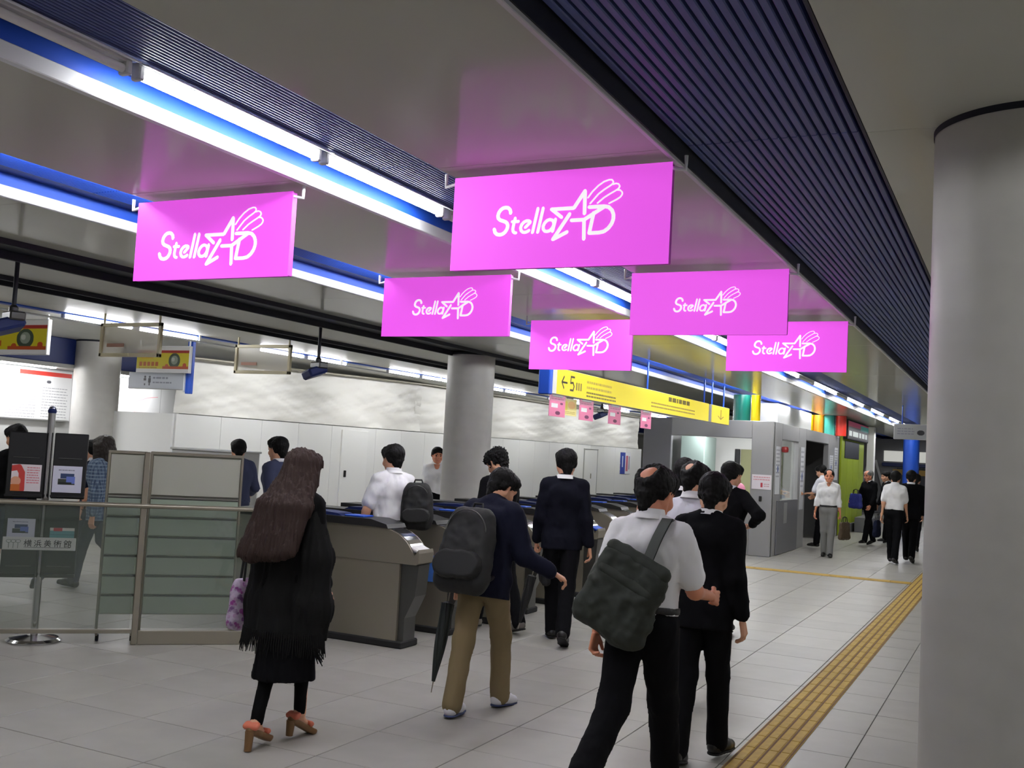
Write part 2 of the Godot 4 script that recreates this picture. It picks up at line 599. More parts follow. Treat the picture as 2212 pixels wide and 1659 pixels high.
# legs: [left thigh, left knee, right thigh, right knee], feet: toes-down angles, arms: [swing, outward, elbow, inward] of the left and the right
func person(d: Dictionary) -> Node3D:
	var s: float = d.get("h", 1.75) / 1.75
	var w: float = d.get("w", 1.0)
	var q: float = d.get("q", 1.0)
	var legs: Array = d.get("legs", [12, 8, -12, 12])
	var feet: Array = d.get("feet", [0, 20])
	var arms: Array = d.get("arms", [[-12, 6, 12, 0], [12, 6, 14, 0]])
	var T := Basis(Vector3.UP, deg_to_rad(d.get("twist", 0))) * Basis(Vector3.RIGHT, deg_to_rad(d.get("lean", 3)))
	var jt := {}
	var low := 9.0
	for i in 2:
		var sx := 1.0 if i == 0 else -1.0
		var a := deg_to_rad(legs[2 * i])
		var k := deg_to_rad(legs[2 * i] - legs[2 * i + 1])
		var fp := deg_to_rad(feet[i])
		var hip := V(sx * .085, 0, 0)
		var tw: float = (d.get("track", .055) - .085) * .5
		var knee := hip + V(sx * tw, -cos(a) * .43, sin(a) * .43)
		var ank := knee + V(sx * tw, -cos(k) * .42, sin(k) * .42)
		var F := Transform3D(Basis(Vector3.UP, sx * deg_to_rad(8)) * Basis(Vector3.RIGHT, fp), ank)
		jt["hip%d" % i] = hip; jt["knee%d" % i] = knee; jt["ank%d" % i] = ank; jt["foot%d" % i] = F
		low = minf(low, minf((F * V(0, -.08, -.06)).y, (F * V(0, -.08, .17)).y))
	low -= d.get("lift", 0.0)
	var up := V(0, -low, 0)
	for k in jt:
		if jt[k] is Vector3: jt[k] += up
		else: jt[k].origin += up
	var O := Transform3D(T, up)   # the torso's axes, at the hips
	var slump: float = d.get("slump", 0.0)
	var nb := O * V(0, .525, -.012 + slump * .6)
	var H := Transform3D(T * Basis(Vector3.UP, deg_to_rad(d.get("look", 0))) * Basis(Vector3.RIGHT, deg_to_rad(d.get("nod", 0))), O * V(0, .664 - slump * .3, .026 + slump))
	H.basis = H.basis.scaled(Vector3.ONE * d.get("headsize", 1.06))
	for i in 2:
		var sx := 1.0 if i == 0 else -1.0
		var A: Array = arms[i]
		var sh := O * V(sx * .157 * w, .465, -.012)
		var u := T * (Basis(Vector3.BACK, sx * deg_to_rad(A[1])) * V(0, -cos(deg_to_rad(A[0])), sin(deg_to_rad(A[0]))))
		var fa := deg_to_rad(A[0] + A[2])
		var f := T * (Basis(Vector3.BACK, sx * deg_to_rad(A[1] - A[3])) * V(0, -cos(fa), sin(fa)))
		jt["sh%d" % i] = sh; jt["el%d" % i] = sh + u * .29; jt["wr%d" % i] = sh + u * .29 + f * .255
		var tx := T * V(0, 0, 1) if absf(f.dot(T.z)) < .8 else T * V(0, 1, 0)
		tx = (tx - f * tx.dot(f)).normalized()
		var Z := tx.cross(-f)
		if Z.dot(T.x) * sx > 0: Z = -Z
		jt["hand%d" % i] = Transform3D(Basis(tx, -f, Z), jt["wr%d" % i])
	jt["O"] = O; jt["H"] = H; jt["nb"] = nb
	J = jt
	var S := Transform3D(Basis.from_scale(Vector3.ONE * s), Vector3.ZERO)
	var root := thing("person", d.label, "person", V(d.at[0], 0, d.at[1]), d.yaw, d.get("group", ""))
	jt["S"] = S
	var skin: Material = d.get("skin", M.skin)
	# the body, one continuous skin
	var body := []
	for i in 2:
		body += [[jt["hip%d" % i], jt["knee%d" % i], .07, .046], [jt["knee%d" % i], jt["ank%d" % i], .046, .034], [jt["foot%d" % i] * V(0, -.045, -.03), jt["foot%d" % i] * V(0, -.055, .13), .032, .022],
			[jt["sh%d" % i], jt["el%d" % i], .042, .037], [jt["el%d" % i], jt["wr%d" % i], .038, .025]]
	body += moved([[V(-.06, 0, 0), V(.06, 0, 0), .09, .09], [V(0, 0, 0), V(0, .35, 0), .085, .09], [V(-.07, .34, 0), V(.07, .34, 0), .09, .09], [V(-.14, .45, -.01), V(.14, .45, -.01), .05, .05], [V(0, .38, .0), V(0, .48, .0), .055, .05]], O)
	var bg := Geo.new()
	bg.blob(moved(body, S), .02 * maxf(q, 1.0), .04)
	var hbn := moved(head_bones(), H)
	hbn.append([H * V(0, -.07, -.022), O * V(0, .45, .002 + slump * .3), .059, .056])
	bg.blob(moved(hbn, S), .0062 * q, .016)
	for i in 2:
		if d.get("hands", true): bg.blob(moved(moved(hand_bones(d.get("curl", 28) if not d.has("curls") else d.curls[i]), jt["hand%d" % i]), S), minf(.0046 * q, .009), .005)
	part("body", bg, skin, root)
	# hair
	var hg := Geo.new()
	var hb: Array = moved(hair_bones(d.get("hair", "short")), H)
	if d.has("hair_extra"): hb += d.hair_extra.call(jt)
	hg.blob(moved(hb, S), .0068 * q, d.get("hairk", .02), d.get("hairamp", .006), d.get("hairns", V(44, 30, 44)), strands)
	part("hair", hg, d.get("hairmat", M.hair), root)
	if d.get("face", false):
		for sx in [-1.0, 1.0]:
			part("eye", Geo.new().blob(moved(moved([[V(sx * .033, .011, .081), V(sx * .033, .011, .082), .0125, .0125]], H), S), .004, .005), M.eye, root)
			part("eyebrow", Geo.new().blob(moved(moved([[V(sx * .018, .033, .099), V(sx * .046, .036, .084), .0055, .004]], H), S), .004, .005), M.hair, root)
		part("lips", Geo.new().blob(moved(moved([[V(-.02, -.063, .0885), V(.02, -.063, .0885), .0055, .0055]], H), S), .004, .005), M.lips, root)
	# trousers or leggings
	var slim: float = d.get("slim", 1.0)
	var tm: Material = d.get("trousers", M.suit)
	var tb := moved([[V(-.06, .0, 0), V(.06, .0, 0), .106, .106], [V(-.05, .1, .0), V(.05, .1, .0), .092, .092]], O)
	for i in 2:
		tb += [[jt["hip%d" % i], jt["knee%d" % i], .094 * slim, .07 * slim], [jt["knee%d" % i], jt["foot%d" % i] * V(0, -.012, -.005), .068 * slim, .066 * slim * d.get("hem", 1.0)]]
	part("trousers" if not d.has("lower") else d.lower, Geo.new().blob(moved(tb, S), .014 * q, .035, d.get("legamp", .007), V(12, 5, 12), folds), tm, root)
	# shoes
	if d.get("shoes", true):
		for i in 2:
			var sb := moved([[V(0, -.04, -.035), V(0, -.046, .09), .04, .044], [V(0, -.046, .09), V(0, -.056, .165), .044, .034], [V(0, .0, -.012), V(0, -.04, -.03), .04, .042]], jt["foot%d" % i])
			var F: Transform3D = jt["foot%d" % i]
			sb.append([-F.basis.y, (-F.basis.y).dot(F * V(0, -.078, 0))])
			var so := part("shoe", Geo.new().blob(moved(sb, S), .009 * q, .02), d.get("shoemat", M.shoe), root)
			if q < 1.45:
				part("sole", Geo.new().blob(moved(moved([[V(0, -.078, -.035), V(0, -.078, .09), .042, .046], [V(0, -.078, .09), V(0, -.078, .162), .046, .036], [V(0, 1, 0), -.07], [V(0, -1, 0), .084]], F), S), .0065, .02), d.get("solemat", M.sole), so)
	# the upper garment
	var long_: bool = d.get("top", "jacket") != "shirt" or d.get("sleeves", "short") == "long"
	var jk: bool = d.get("top", "jacket") == "jacket"
	var g: float = (.012 if jk else 0.0) + d.get("loose", 0.0)
	var gb := moved([[V(-.128 * w, .462, -.012), V(.128 * w, .462, -.012), .06 + g, .06 + g], [V(-.12 * w, .47, -.012), V(0, .525, -.014), .056 + g, .056 + g], [V(.12 * w, .47, -.012), V(0, .525, -.014), .056 + g, .056 + g],
		[V(-.085 * w, .36, .002), V(.085 * w, .36, .002), .108 + g, .108 + g], [V(-.05, .41, -.035 - slump * .4), V(.05, .41, -.035 - slump * .4), .09 + g, .09 + g],
		[V(-.076 * w, .36, 0), V(-.056 * w, .16, .004), .102 + g, .094 + g], [V(.076 * w, .36, 0), V(.056 * w, .16, .004), .102 + g, .094 + g],
		[V(-.056 * w, .16, .004), V(-.066 * w, .0, 0), .094 + g, .104 + g], [V(.056 * w, .16, .004), V(.066 * w, .0, 0), .094 + g, .104 + g]], O)
	var hemy: float = d.get("hemy", -.14 if jk else .06)
	if hemy < -.02: gb += moved([[V(-.066 * w, .0, 0), V(-.07 * w, hemy - .08, 0), .104 + g, .112 + g], [V(.066 * w, .0, 0), V(.07 * w, hemy - .08, 0), .104 + g, .112 + g], [V(0, 0, 0), V(0, hemy - .08, 0), .104 + g, .112 + g]], O)
	gb += moved([[V(0, -1, 0), -hemy]], O)
	var nk := (nb - O * V(0, .4, -.012)).normalized()
	for i in 2:
		var el: Vector3 = jt["el%d" % i]
		var sh: Vector3 = jt["sh%d" % i]
		var wr: Vector3 = jt["wr%d" % i]
		if long_: gb += [[sh, el, .06 + g, .05 + g * .7], [el, wr + (wr - el).normalized() * (-.045 if not jk else -.04), .05 + g * .7, .041 + g * .6]]
		else: gb += [[sh, sh.lerp(el, .74), .062, .072]]
	part("jacket" if jk else d.get("topname", "shirt"), Geo.new().blob(moved(gb, S), .0125 * q, .028, d.get("topamp", .009 if jk else .013), V(9, 6, 9), folds), d.get("topmat", M.suit), root)
	# the collar, a band round the neck
	if d.get("collar", true):
		var cg := Geo.new()
		var cm: Material = d.get("collarmat", M.white_shirt)
		var R := Basis(Quaternion(Vector3.UP, nk))
		var prof := [Vector2(.088, .012), Vector2(.077, .036), Vector2(.07, .047 if jk else .062), Vector2(.066, .048 if jk else .064), Vector2(.063, .03)]
		cg.lathe(prof, 20, S * Transform3D(R.scaled(Vector3.ONE), nb + R * V(0, .0, -.004)))
		part("collar", cg, cm, root)
	if d.has("belt"):
		var bt := Geo.new()
		bt.blob(moved(moved([[V(-.062 * w, .085, 0), V(.062 * w, .085, 0), .118, .118], [V(0, 1, 0), .1], [V(0, -1, 0), -.065]], O), S), .011 * q, .03)
		part("belt", bt, d.belt, root)
	return root

func frame(o: Node3D) -> Transform3D: return o.transform

# a folded umbrella with its handle at a and its tip at b
func umbrella(label: String, a: Vector3, b: Vector3, m: Material) -> Node3D:
	var o := thing("umbrella", label, "umbrella", b)
	var dir := (a - b)
	var L := dir.length()
	var B := Basis(Quaternion(Vector3.UP, dir / L))
	var X := Transform3D(B, Vector3.ZERO)
	var g := Geo.new()
	var pr := []
	for k in 13:
		var t := k / 12.0
		pr.append(Vector2(.006 + .032 * sin(minf(t * 1.15, 1.0) * PI * .55), L * (.1 + .72 * t)))
	pr.append(Vector2(.012, L * .84)); 
	g.lathe(pr, 14, X)
	for k in 6:   # the furled pleats
		var pt := []
		for j in 9:
			var t := j / 8.0
			var an := TAU * k / 6.0 + t * 1.4
			var r := .006 + .033 * sin(minf(t * 1.15, 1.0) * PI * .55)
			pt.append(X * V(cos(an) * r, L * (.1 + .72 * t), sin(an) * r))
		g.tube(pt, .006, 6)
	part("canopy", g, m, o)
	part("ferrule", Geo.new().tube([X * V(0, 0, 0), X * V(0, L * .12, 0)], [.003, .005], 8), M.steel, o)
	part("shaft", Geo.new().tube([X * V(0, L * .8, 0), X * V(0, L * .98, 0)], .005, 8), M.steel, o)
	var h := [X * V(0, L * .93, 0), X * V(0, L * 1.02, 0)]
	for k in 7: h.append(X * V(.022 - .022 * cos(PI * k / 6.0), L * 1.02 + .03 * sin(PI * k / 6.0), 0))
	part("handle", Geo.new().tube(h, .009, 8), M.black_plastic, o)
	return o
# ---------------------------------------------------------------- the setting
func build_floor() -> void:
	var fl := struct("floor", Geo.new().box(V(-6, -.056, -29), V(19, .1, 68)), M.grout, "pale grey station floor of large square tiles with thin dark joints")
	var pit_x := .63
	var pit_z := .61
	var tiles := []
	for i in range(-4, 22):
		for j in range(-8, 100):
			var cx := -.86 + .315 - pit_x * i
			var cz := -4.08 + .305 - pit_z * j + pit_z * 3
			if cx < -14.8 or cx > 3.2 or cz < -60 or cz > 4.0: continue
			tiles.append([cx, cz, i, j])
	var near := []
	for t in tiles:
		var r := V(t[0], 0, t[1])
		var dir := atan2(-r.x, -r.z)
		var ds := Vector2(t[0], t[1]).length()
		var vis := r.z < -3.2 and dir > -.06 and dir < deg_to_rad(26.3 + 30)
		t.append(ds + (0.0 if vis else 1000.0))
	tiles.sort_custom(func(a, b): return a[4] < b[4])
	var mesh := Geo.new().box(V(0, 0, 0), V(pit_x - .006, .02, pit_z - .006), .0015).mesh()
	var rest := [Geo.new(), Geo.new(), Geo.new()]
	for k in tiles.size():
		var t: Array = tiles[k]
		var tone: int = absi((t[2] * 7 + t[3] * 13 + t[2] * t[3] * 5)) % 3
		var m: Material = [M.tile_a, M.tile_b, M.tile_c][tone]
		var lvl := -.0105 + .0006 * float((t[2] * 3 + t[3] * 5) % 3) * .4
		if k < 290 and t[4] < 900: part("tile", mesh, m, fl, V(t[0], lvl, t[1]))
		else: (rest[tone] as Geo).box(V(t[0], lvl, t[1]), V(pit_x - .006, .02, pit_z - .006))
	for k in 3:
		var o := part("distant_tiles", rest[k], [M.tile_a, M.tile_b, M.tile_c][k], fl)
		o.set_meta("kind", "stuff")
	# the tactile paving: plates with four raised bars
	var bars := Geo.new()
	bars.box(V(0, .002, 0), V(.3, .004, .298), .001)
	for k in 4: bars.box(V(-.105 + .07 * k, .0055, 0), V(.05, .005, .29), .002)
	var bm := bars.mesh()
	var seam := Geo.new()
	for k in 5: seam.box(V(-.14 + .07 * k, .0045, 0), V(.012, .001, .298))
	var sm := seam.mesh()
	var tp := thing("tactile_path", "yellow tactile paving strip running along the concourse beside the big round column", "paving", V(-1.31, 0, 0))
	for k in 86:
		var p := part("plate", bm, M.tactile, tp, V(0, 0, -2.0 - .3 * k))
		part("groove", sm, M.tactile_seam, p)
	var tq := thing("tactile_path", "yellow tactile paving strip crossing the concourse towards the staff office", "paving", V(0, 0, -17.1))
	for k in 11:
		var p := part("plate", bm, M.tactile, tq, V(-1.31 - .3 * (k + 1), 0, 0))
		p.rotation.y = PI / 2

func strip(x0: float, x1: float, lit: bool, label: String) -> void:   # a recessed ceiling strip from x0 (left) to x1 (right)
	var nm := struct("trim_%d" % (names.get("strip", 0) + 1), Geo.new().box(V((x0 + x1) / 2, CEIL + .135, -29), V(x1 - x0, .03, 66)), M.strip_navy if not lit else M.rib_deep, label)
	names["strip"] = names.get("strip", 0) + 1
	var segs := 9
	var len_ := 7.2
	var rib: Mesh
	if x1 > -1.0 and not lit:   # the wide dark strip on the right: broad flat ribs, a dark reveal on the left
		rib = Geo.new().box(V(0, 0, 0), V(.029, .03, len_ - .006), .004).mesh()
		part("reveal", Geo.new().box(V(x0 + .006, CEIL + .06, -29), V(.012, .12, 66)), M.slot, nm)
		part("reveal", Geo.new().box(V(x1 - .006, CEIL + .06, -29), V(.012, .12, 66)), M.slot, nm)
		part("edge_trim", Geo.new().box(V(x0 - .006, CEIL - .002, -29), V(.022, .03, 66), .003), M.fixture, nm)
		for k in 19:
			for j in 6: part("rib", rib, M.rib_blue, nm, V(x0 + .04 + .0405 * k, CEIL + .085, 2.9 - len_ * (j + .5)))
	else:
		rib = Geo.new().box(V(0, 0, 0), V(.013, .022, len_ - .004), .003).mesh()
		for k in 23:
			for j in 7: part("rib", rib, M.rib_blue if lit else M.strip_blue, nm, V(x1 - .012 - .0225 * k, CEIL + .098, 2.9 - len_ * (j + .5)))
		part("reveal", Geo.new().box(V(x1 - .003, CEIL + .07, -29), V(.006, .1, 66)), M.rib_deep, nm)
		part("fascia", Geo.new().box(V(x0 + .03, CEIL + .086, -29), V(.02, .072, 66)), M.strip_blue, nm)
		part("white_edge", Geo.new().box(V(x0 + .021, CEIL + .0175, -29), V(.042, .065, 66), .004), M.trim_white, nm)

func build_ceiling() -> void:
	var ce := struct("ceiling", Geo.new().box(V(-6, CEIL + .2, -29), V(19, .1, 68)), M.slot, "grey panelled station ceiling between long blue strips")
	var bays := [[-.56, .57], [1.37, 2.9], [-2.48, -1.36], [-4.45, -3.29], [-6.44, -5.25], [-8.05, -7.03], [-10.0, -8.4], [-11.6, -10.0], [-15.3, -11.6]]
	for b in bays:
		var wdt: float = b[1] - b[0]
		var m := Geo.new().box(V(0, 0, 0), V(wdt - .004, .03, 3.596), .0015).mesh()
		for j in 18:
			part("ceiling_panel", m, M.ceiling if b[0] > -6.5 else M.ceiling_light, ce, V((b[0] + b[1]) / 2, CEIL + .015, 3.1 - 3.6 * (j + .5)))
	strip(-1.36, -.56, false, "wide dark blue ribbed strip in the ceiling beside the big column")
	strip(-3.29, -2.48, true, "blue ribbed ceiling strip with the lit fluorescent tubes and white edge")
	strip(-5.25, -4.45, false, "unlit blue ceiling strip with a white edge, left of the lit one")
	strip(.57, 1.37, true, "blue ribbed ceiling strip with lit tubes right of the big column")
	for e in [[-7.03, -6.44, "dark blue channel in the ceiling over the ticket gates, nearer the concourse"], [-8.4, -8.05, "narrow dark blue channel in the ceiling, farther beyond the ticket gates"]]:
		var t := struct("trim_%d" % (names["strip"] + 1), Geo.new().box(V((e[0] + e[1]) / 2, CEIL + .05, -29), V(e[1] - e[0], .06, 66)), M.slot, e[2])
		names["strip"] += 1
		for x in [e[0] + .01, e[1] - .01]: part("edge", Geo.new().box(V(x, CEIL - .01, -29), V(.03, .07, 66), .004), M.slot, t)
	# thin joints of the lighter panels are the gaps between boards
	var rl := struct("trim_%d" % (names["strip"] + 1), Geo.new().box(V(-9.87, CEIL - .004, -22), V(.12, .026, 38), .006), M.strip_blue, "slim blue rail with a white edge carrying the tubes beyond the gates")
	for k in 12: part("edge_hanger", Geo.new().box(V(-9.79, CEIL - .05, -4.0 - 3.2 * k), V(.02, .1, .03), .003), M.trim_white, rl)
	part("white_edge", Geo.new().box(V(-9.78, CEIL - .085, -22), V(.024, .022, 38), .004), M.trim_white, rl)

func build_walls() -> void:
	struct("wall_right", Geo.new().box(V(3.0, 1.55, -29), V(.2, 3.1, 68)), M.white_paint, "plain pale wall on the right of the concourse")
	struct("wall_back", Geo.new().box(V(-6, 1.55, 4.0), V(19, 3.1, .2)), M.white_paint, "plain pale wall behind the camera")
	struct("wall_left", Geo.new().box(V(-13.4, 1.55, -29), V(.3, 3.1, 68)), M.wall_grey, "grey wall of the ticket hall behind the route maps")
	struct("wall_end", Geo.new().box(V(-6, 1.55, -62), V(19, 3.1, .2)), M.wall_grey, "far end wall of the concourse")
	for c in [[0.01, -4.22, "large pale round column standing close on the right beside the tactile paving"], [-6.87, -12.59, "pale round column rising behind the ticket gates in the middle"], [-12.48, -11.16, "pale round column at the left in front of the route maps"]]:
		var o := thing("column", c[2], "column", V(c[0], 0, c[1]))
		part("shaft", Geo.new().lathe([Vector2(.33, 0), Vector2(.33, 2.99)], 72), M.column, o)
		part("base_band", Geo.new().lathe([Vector2(.336, 0), Vector2(.336, .1), Vector2(.33, .103)], 72), M.column, o)
		part("shadow_joint", Geo.new().lathe([Vector2(.333, 2.975), Vector2(.334, 3.0)], 72), M.slot, o)
	# the white hoarding round the building works, with its loose sheeting above
	var hx := -11.0
	var h := thing("hoarding", "long white site hoarding of flat boards closing off the far side of the gates", "hoarding", V(hx, 0, -11.3))
	var zs := [0.0, -.95, -1.9, -2.85, -3.8, -5.2, -6.1, -7.0, -7.9, -8.8, -9.7, -10.6, -11.5, -12.4, -13.3, -14.2, -15.2, -16.2, -17.2, -18.2, -19.2, -20.6]
	for k in zs.size() - 1:
		var a: float = zs[k]
		var b: float = zs[k + 1]
		part("board", Geo.new().box(V(0, .985, (a + b) / 2), V(.04, 1.97, a - b - .006), .003), M.board, h)
	part("end_board", Geo.new().box(V(-1.0, .985, .03), V(2.0, 1.97, .04), .003), M.board, h)
	var dr := part("door", Geo.new().box(V(.03, .96, -4.5), V(.03, 1.9, .82), .004), M.white_paint, h)
	part("lock", Geo.new().box(V(.055, 1.12, -4.22), V(.03, .12, .05), .006), M.black_plastic, dr)
	var d2 := part("door", Geo.new().box(V(.03, .92, -16.2), V(.03, 1.84, .95), .004), M.white_paint, h)
	part("door_frame", Geo.new().box(V(.035, 1.86, -16.2), V(.04, .03, 1.05), .004), M.wall_grey, d2)
	part("handle", Geo.new().box(V(.055, 1.1, -16.2), V(.02, .14, .03), .004), M.steel, d2)
	for s in [-.5, .5]: part("jamb", Geo.new().box(V(.03, .92, -16.2 + s * 1.02), V(.03, 1.86, .02), .003), M.wall_grey, d2)
	for e in [[0.0, 6.9, "loose white plastic sheeting hung above the left half of the hoarding"], [6.7, 20.6, "loose white plastic sheeting hung above the right half of the hoarding"]]:
		var z0: float = -11.3 - e[0]
		var z1: float = -11.3 - e[1]
		var top0: float = 2.8 if e[0] == 0.0 else 2.94
		var g := Geo.new().sheet(90, 22, func(u, v):
			var z: float = lerpf(z0, z1, u)
			var y: float = lerpf(1.985, top0 + (.14 if e[0] == 0.0 else .04) * u, v)
			var sag: float = .05 * sin(u * 23.0 + v * 3.0) * (1 - v) * v * 2.4 + .008 * folds.get_noise_2d(u * 22.0 + v * 9.0, v * 2.5) + .018 * folds.get_noise_2d(u * 8.0 - v * 4.0, v * 3.0 + 4.0)
			return V(hx - .05 + (0.0 if e[0] == 0.0 else -.05) + sag, y, z), .004)
		tag(part("plastic_sheet", g, M.sheet), e[2], "sheeting")
	var gp := thing("sheet_pole", "thin steel pole carrying the upper edge of the plastic sheeting", "pole", V(hx + .09, 2.93, -11.4))
	part("pole", Geo.new().tube([V(.03, -.13, 0), V(.03, .02, -6.9), V(.03, .04, -20.5)], .022, 10), M.steel, gp)
	var n1 := texmat("notice_pink", func(im): im.fill(col(242, 240, 238)); rect(im, 6, 20, 116, 18, col(240, 120, 160)); rect(im, 6, 46, 116, 6, col(236, 170, 190)); rect(im, 6, 60, 90, 6, col(200, 200, 200)), 128, 80)
	var nt := part("notice", Geo.new().box(V(0, 0, 0), V(.01, .2, .34), .002), n1, null, V(-10.973, 1.55, -16.0))
	tag(nt, "small white paper notice with a pink line, taped to the hoarding", "notice")
	var gb := thing("grey_cabinet", "low grey cabinet in front of the left end of the hoarding", "cabinet", V(-10.1, 0, -11.2), 0)
	part("body", Geo.new().box(V(0, .74, 0), V(1.15, 1.46, .5), .01), M.wall_grey, gb)
	part("top", Geo.new().box(V(0, 1.48, 0), V(1.19, .03, .54), .006), M.wall_grey, gb)
	var sn := texmat("notice_blue", func(im): im.fill(col(236, 236, 240)); rect(im, 0, 0, 96, 60, col(52, 70, 160)); rect(im, 30, 20, 50, 14, col(210, 220, 240)); rect(im, 12, 70, 70, 26, col(200, 110, 130)); rect(im, 20, 108, 60, 8, col(90, 90, 100)), 96, 128)
	tag(part("notice", Geo.new().box(V(0, 0, 0), V(.01, .66, .9), .002), sn, null, V(-10.973, 1.5, -30.4)), "blue and white notice at the right end of the hoarding, beside the staff office", "notice")

# ---------------------------------------------------------------- printed surfaces
func rect(im: Image, x: int, y: int, w: int, h: int, c: Color) -> void:
	im.fill_rect(Rect2i(x, y, w, h), c)

func ink(im: Image, pts: Array, wd: float, c: Color) -> void:   # a drawn line
	for k in pts.size() - 1:
		var a: Vector2 = pts[k]
		var b: Vector2 = pts[k + 1]
		for y in range(maxi(0, int(minf(a.y, b.y) - wd)), mini(im.get_height() - 1, int(maxf(a.y, b.y) + wd)) + 1):
			for x in range(maxi(0, int(minf(a.x, b.x) - wd)), mini(im.get_width() - 1, int(maxf(a.x, b.x) + wd)) + 1):
				var p := Vector2(x, y)
				var dd := Geometry2D.get_closest_point_to_segment(p, a, b).distance_to(p)
				if dd < wd: im.set_pixel(x, y, im.get_pixel(x, y).lerp(c, clampf(wd - dd, 0, 1)))

func disc(im: Image, cx: float, cy: float, r: float, c: Color) -> void:
	for y in range(maxi(0, int(cy - r)), mini(im.get_height(), int(cy + r) + 1)):
		for x in range(maxi(0, int(cx - r)), mini(im.get_width(), int(cx + r) + 1)):
			if Vector2(x - cx, y - cy).length() < r: im.set_pixel(x, y, c)

func lines_of_text(im: Image, x: int, y: int, w: int, rows: int, dy: int, hh: int, c: Color, sd := 1) -> void:   # type too small to read in the photograph
	var rg := RandomNumberGenerator.new()
	rg.seed = sd
	for r in rows:
		var xx := x
		while xx < x + w - 4:
			var l := rg.randi_range(hh, hh * 3)
			rect(im, xx, y + r * dy, mini(l, x + w - xx), hh, c)
			xx += l + maxi(1, hh / 2)

func texmat(key: String, draw: Callable, w: int, h: int, lit := 0.0, rough := .5) -> StandardMaterial3D:
	if M.has(key): return M[key]
	var im := Image.create(w, h, false, Image.FORMAT_RGB8)
	draw.call(im)
	var m := mat(key, Color.WHITE, rough)
	var t := ImageTexture.create_from_image(im)
	m.albedo_texture = t
	m.texture_repeat = false
	if lit > 0.0:
		m.albedo_color = Color(.5, .5, .5)
		m.emission_enabled = true; m.emission = Color.WHITE; m.emission_operator = BaseMaterial3D.EMISSION_OP_MULTIPLY
		m.emission_texture = t; m.emission_energy_multiplier = lit
	return m

func face(w: float, h: float, xf := Transform3D()) -> Geo:   # a printed face looking along +z
	return Geo.new().box(V(0, 0, 0), V(w, h, .006), .0, Basis()) if false else _face_geo(w, h, xf)

func _face_geo(w: float, h: float, xf: Transform3D) -> Geo:
	var g := Geo.new()
	var z := .003
	g.poly([xf * V(-w / 2, -h / 2, z), xf * V(w / 2, -h / 2, z), xf * V(w / 2, h / 2, z), xf * V(-w / 2, h / 2, z)], xf.basis * V(0, 0, 1), [Vector2(0, 1), Vector2(1, 1), Vector2(1, 0), Vector2(0, 0)])
	for e in [[V(-w / 2, 0, 0), V(0, h / 2, 0)], [V(w / 2, 0, 0), V(0, h / 2, 0)], [V(0, -h / 2, 0), V(w / 2, 0, 0)], [V(0, h / 2, 0), V(w / 2, 0, 0)]]:
		var c: Vector3 = e[0]
		var u: Vector3 = e[1]
		g.poly([xf * (c - u - V(0, 0, z)), xf * (c + u - V(0, 0, z)), xf * (c + u + V(0, 0, z)), xf * (c - u + V(0, 0, z))], xf.basis * c.normalized(), [Vector2(.01, .01), Vector2(.01, .01), Vector2(.01, .01), Vector2(.01, .01)])
	g.poly([xf * V(-w / 2, -h / 2, -z), xf * V(w / 2, -h / 2, -z), xf * V(w / 2, h / 2, -z), xf * V(-w / 2, h / 2, -z)], xf.basis * V(0, 0, -1), [Vector2(.01, .01), Vector2(.01, .01), Vector2(.01, .01), Vector2(.01, .01)])
	return g

# ---------------------------------------------------------------- hanging signs
const LOGO := [
	[50, 402, 480, 400, 455, 385, 425, 355, 403, 320, 398, 280, 405, 245, 428, 218, 465, 207, 510, 215, 545, 245, 570, 290, 585, 335, 602, 362, 630, 368, 670, 355, 710, 325, 750, 285, 772, 245, 777, 205, 768, 175, 740, 162, 697],
	[42, 478, 555, 460, 630, 448, 705, 455, 740, 475, 758, 500, 761], [42, 435, 603, 530, 603],
	[42, 638, 692, 712, 620, 690, 603, 655, 600, 615, 615, 580, 650, 566, 695, 578, 735, 605, 757, 640, 760, 675, 748, 698, 735],
	[42, 815, 438, 750, 768], [42, 893, 438, 828, 768],
	[42, 1060, 640, 1040, 612, 1000, 600, 960, 612, 925, 645, 905, 690, 910, 730, 935, 758, 970, 763, 1010, 752, 1042, 720, 1062, 680, 1060, 640], [42, 1085, 600, 1048, 765],
	[48, 1172, 578, 1020, 462, 1345, 462, 1495, 238, 1502, 545], [48, 1288, 540, 1060, 875, 1262, 783], [48, 1320, 628, 1500, 628, 1510, 888], [48, 1500, 628, 1780, 468],
	[48, 1567, 462, 1775, 462, 1840, 475, 1890, 520, 1915, 580, 1915, 640, 1895, 700, 1850, 760, 1790, 800, 1720, 812, 1583, 812, 1632, 545],
	[18, 1540, 335, 1600, 255, 1680, 180, 1760, 130, 1830, 110, 1870, 112, 1892, 140, 1885, 165, 1850, 190, 1770, 235, 1690, 290, 1575, 415],
	[18, 1885, 175, 1930, 165, 1965, 175, 1985, 205, 1970, 235, 1930, 260, 1850, 300, 1770, 345, 1680, 415],
	[18, 1950, 255, 1990, 258, 2020, 285, 2025, 315, 2000, 350, 1950, 380, 1845, 427]]

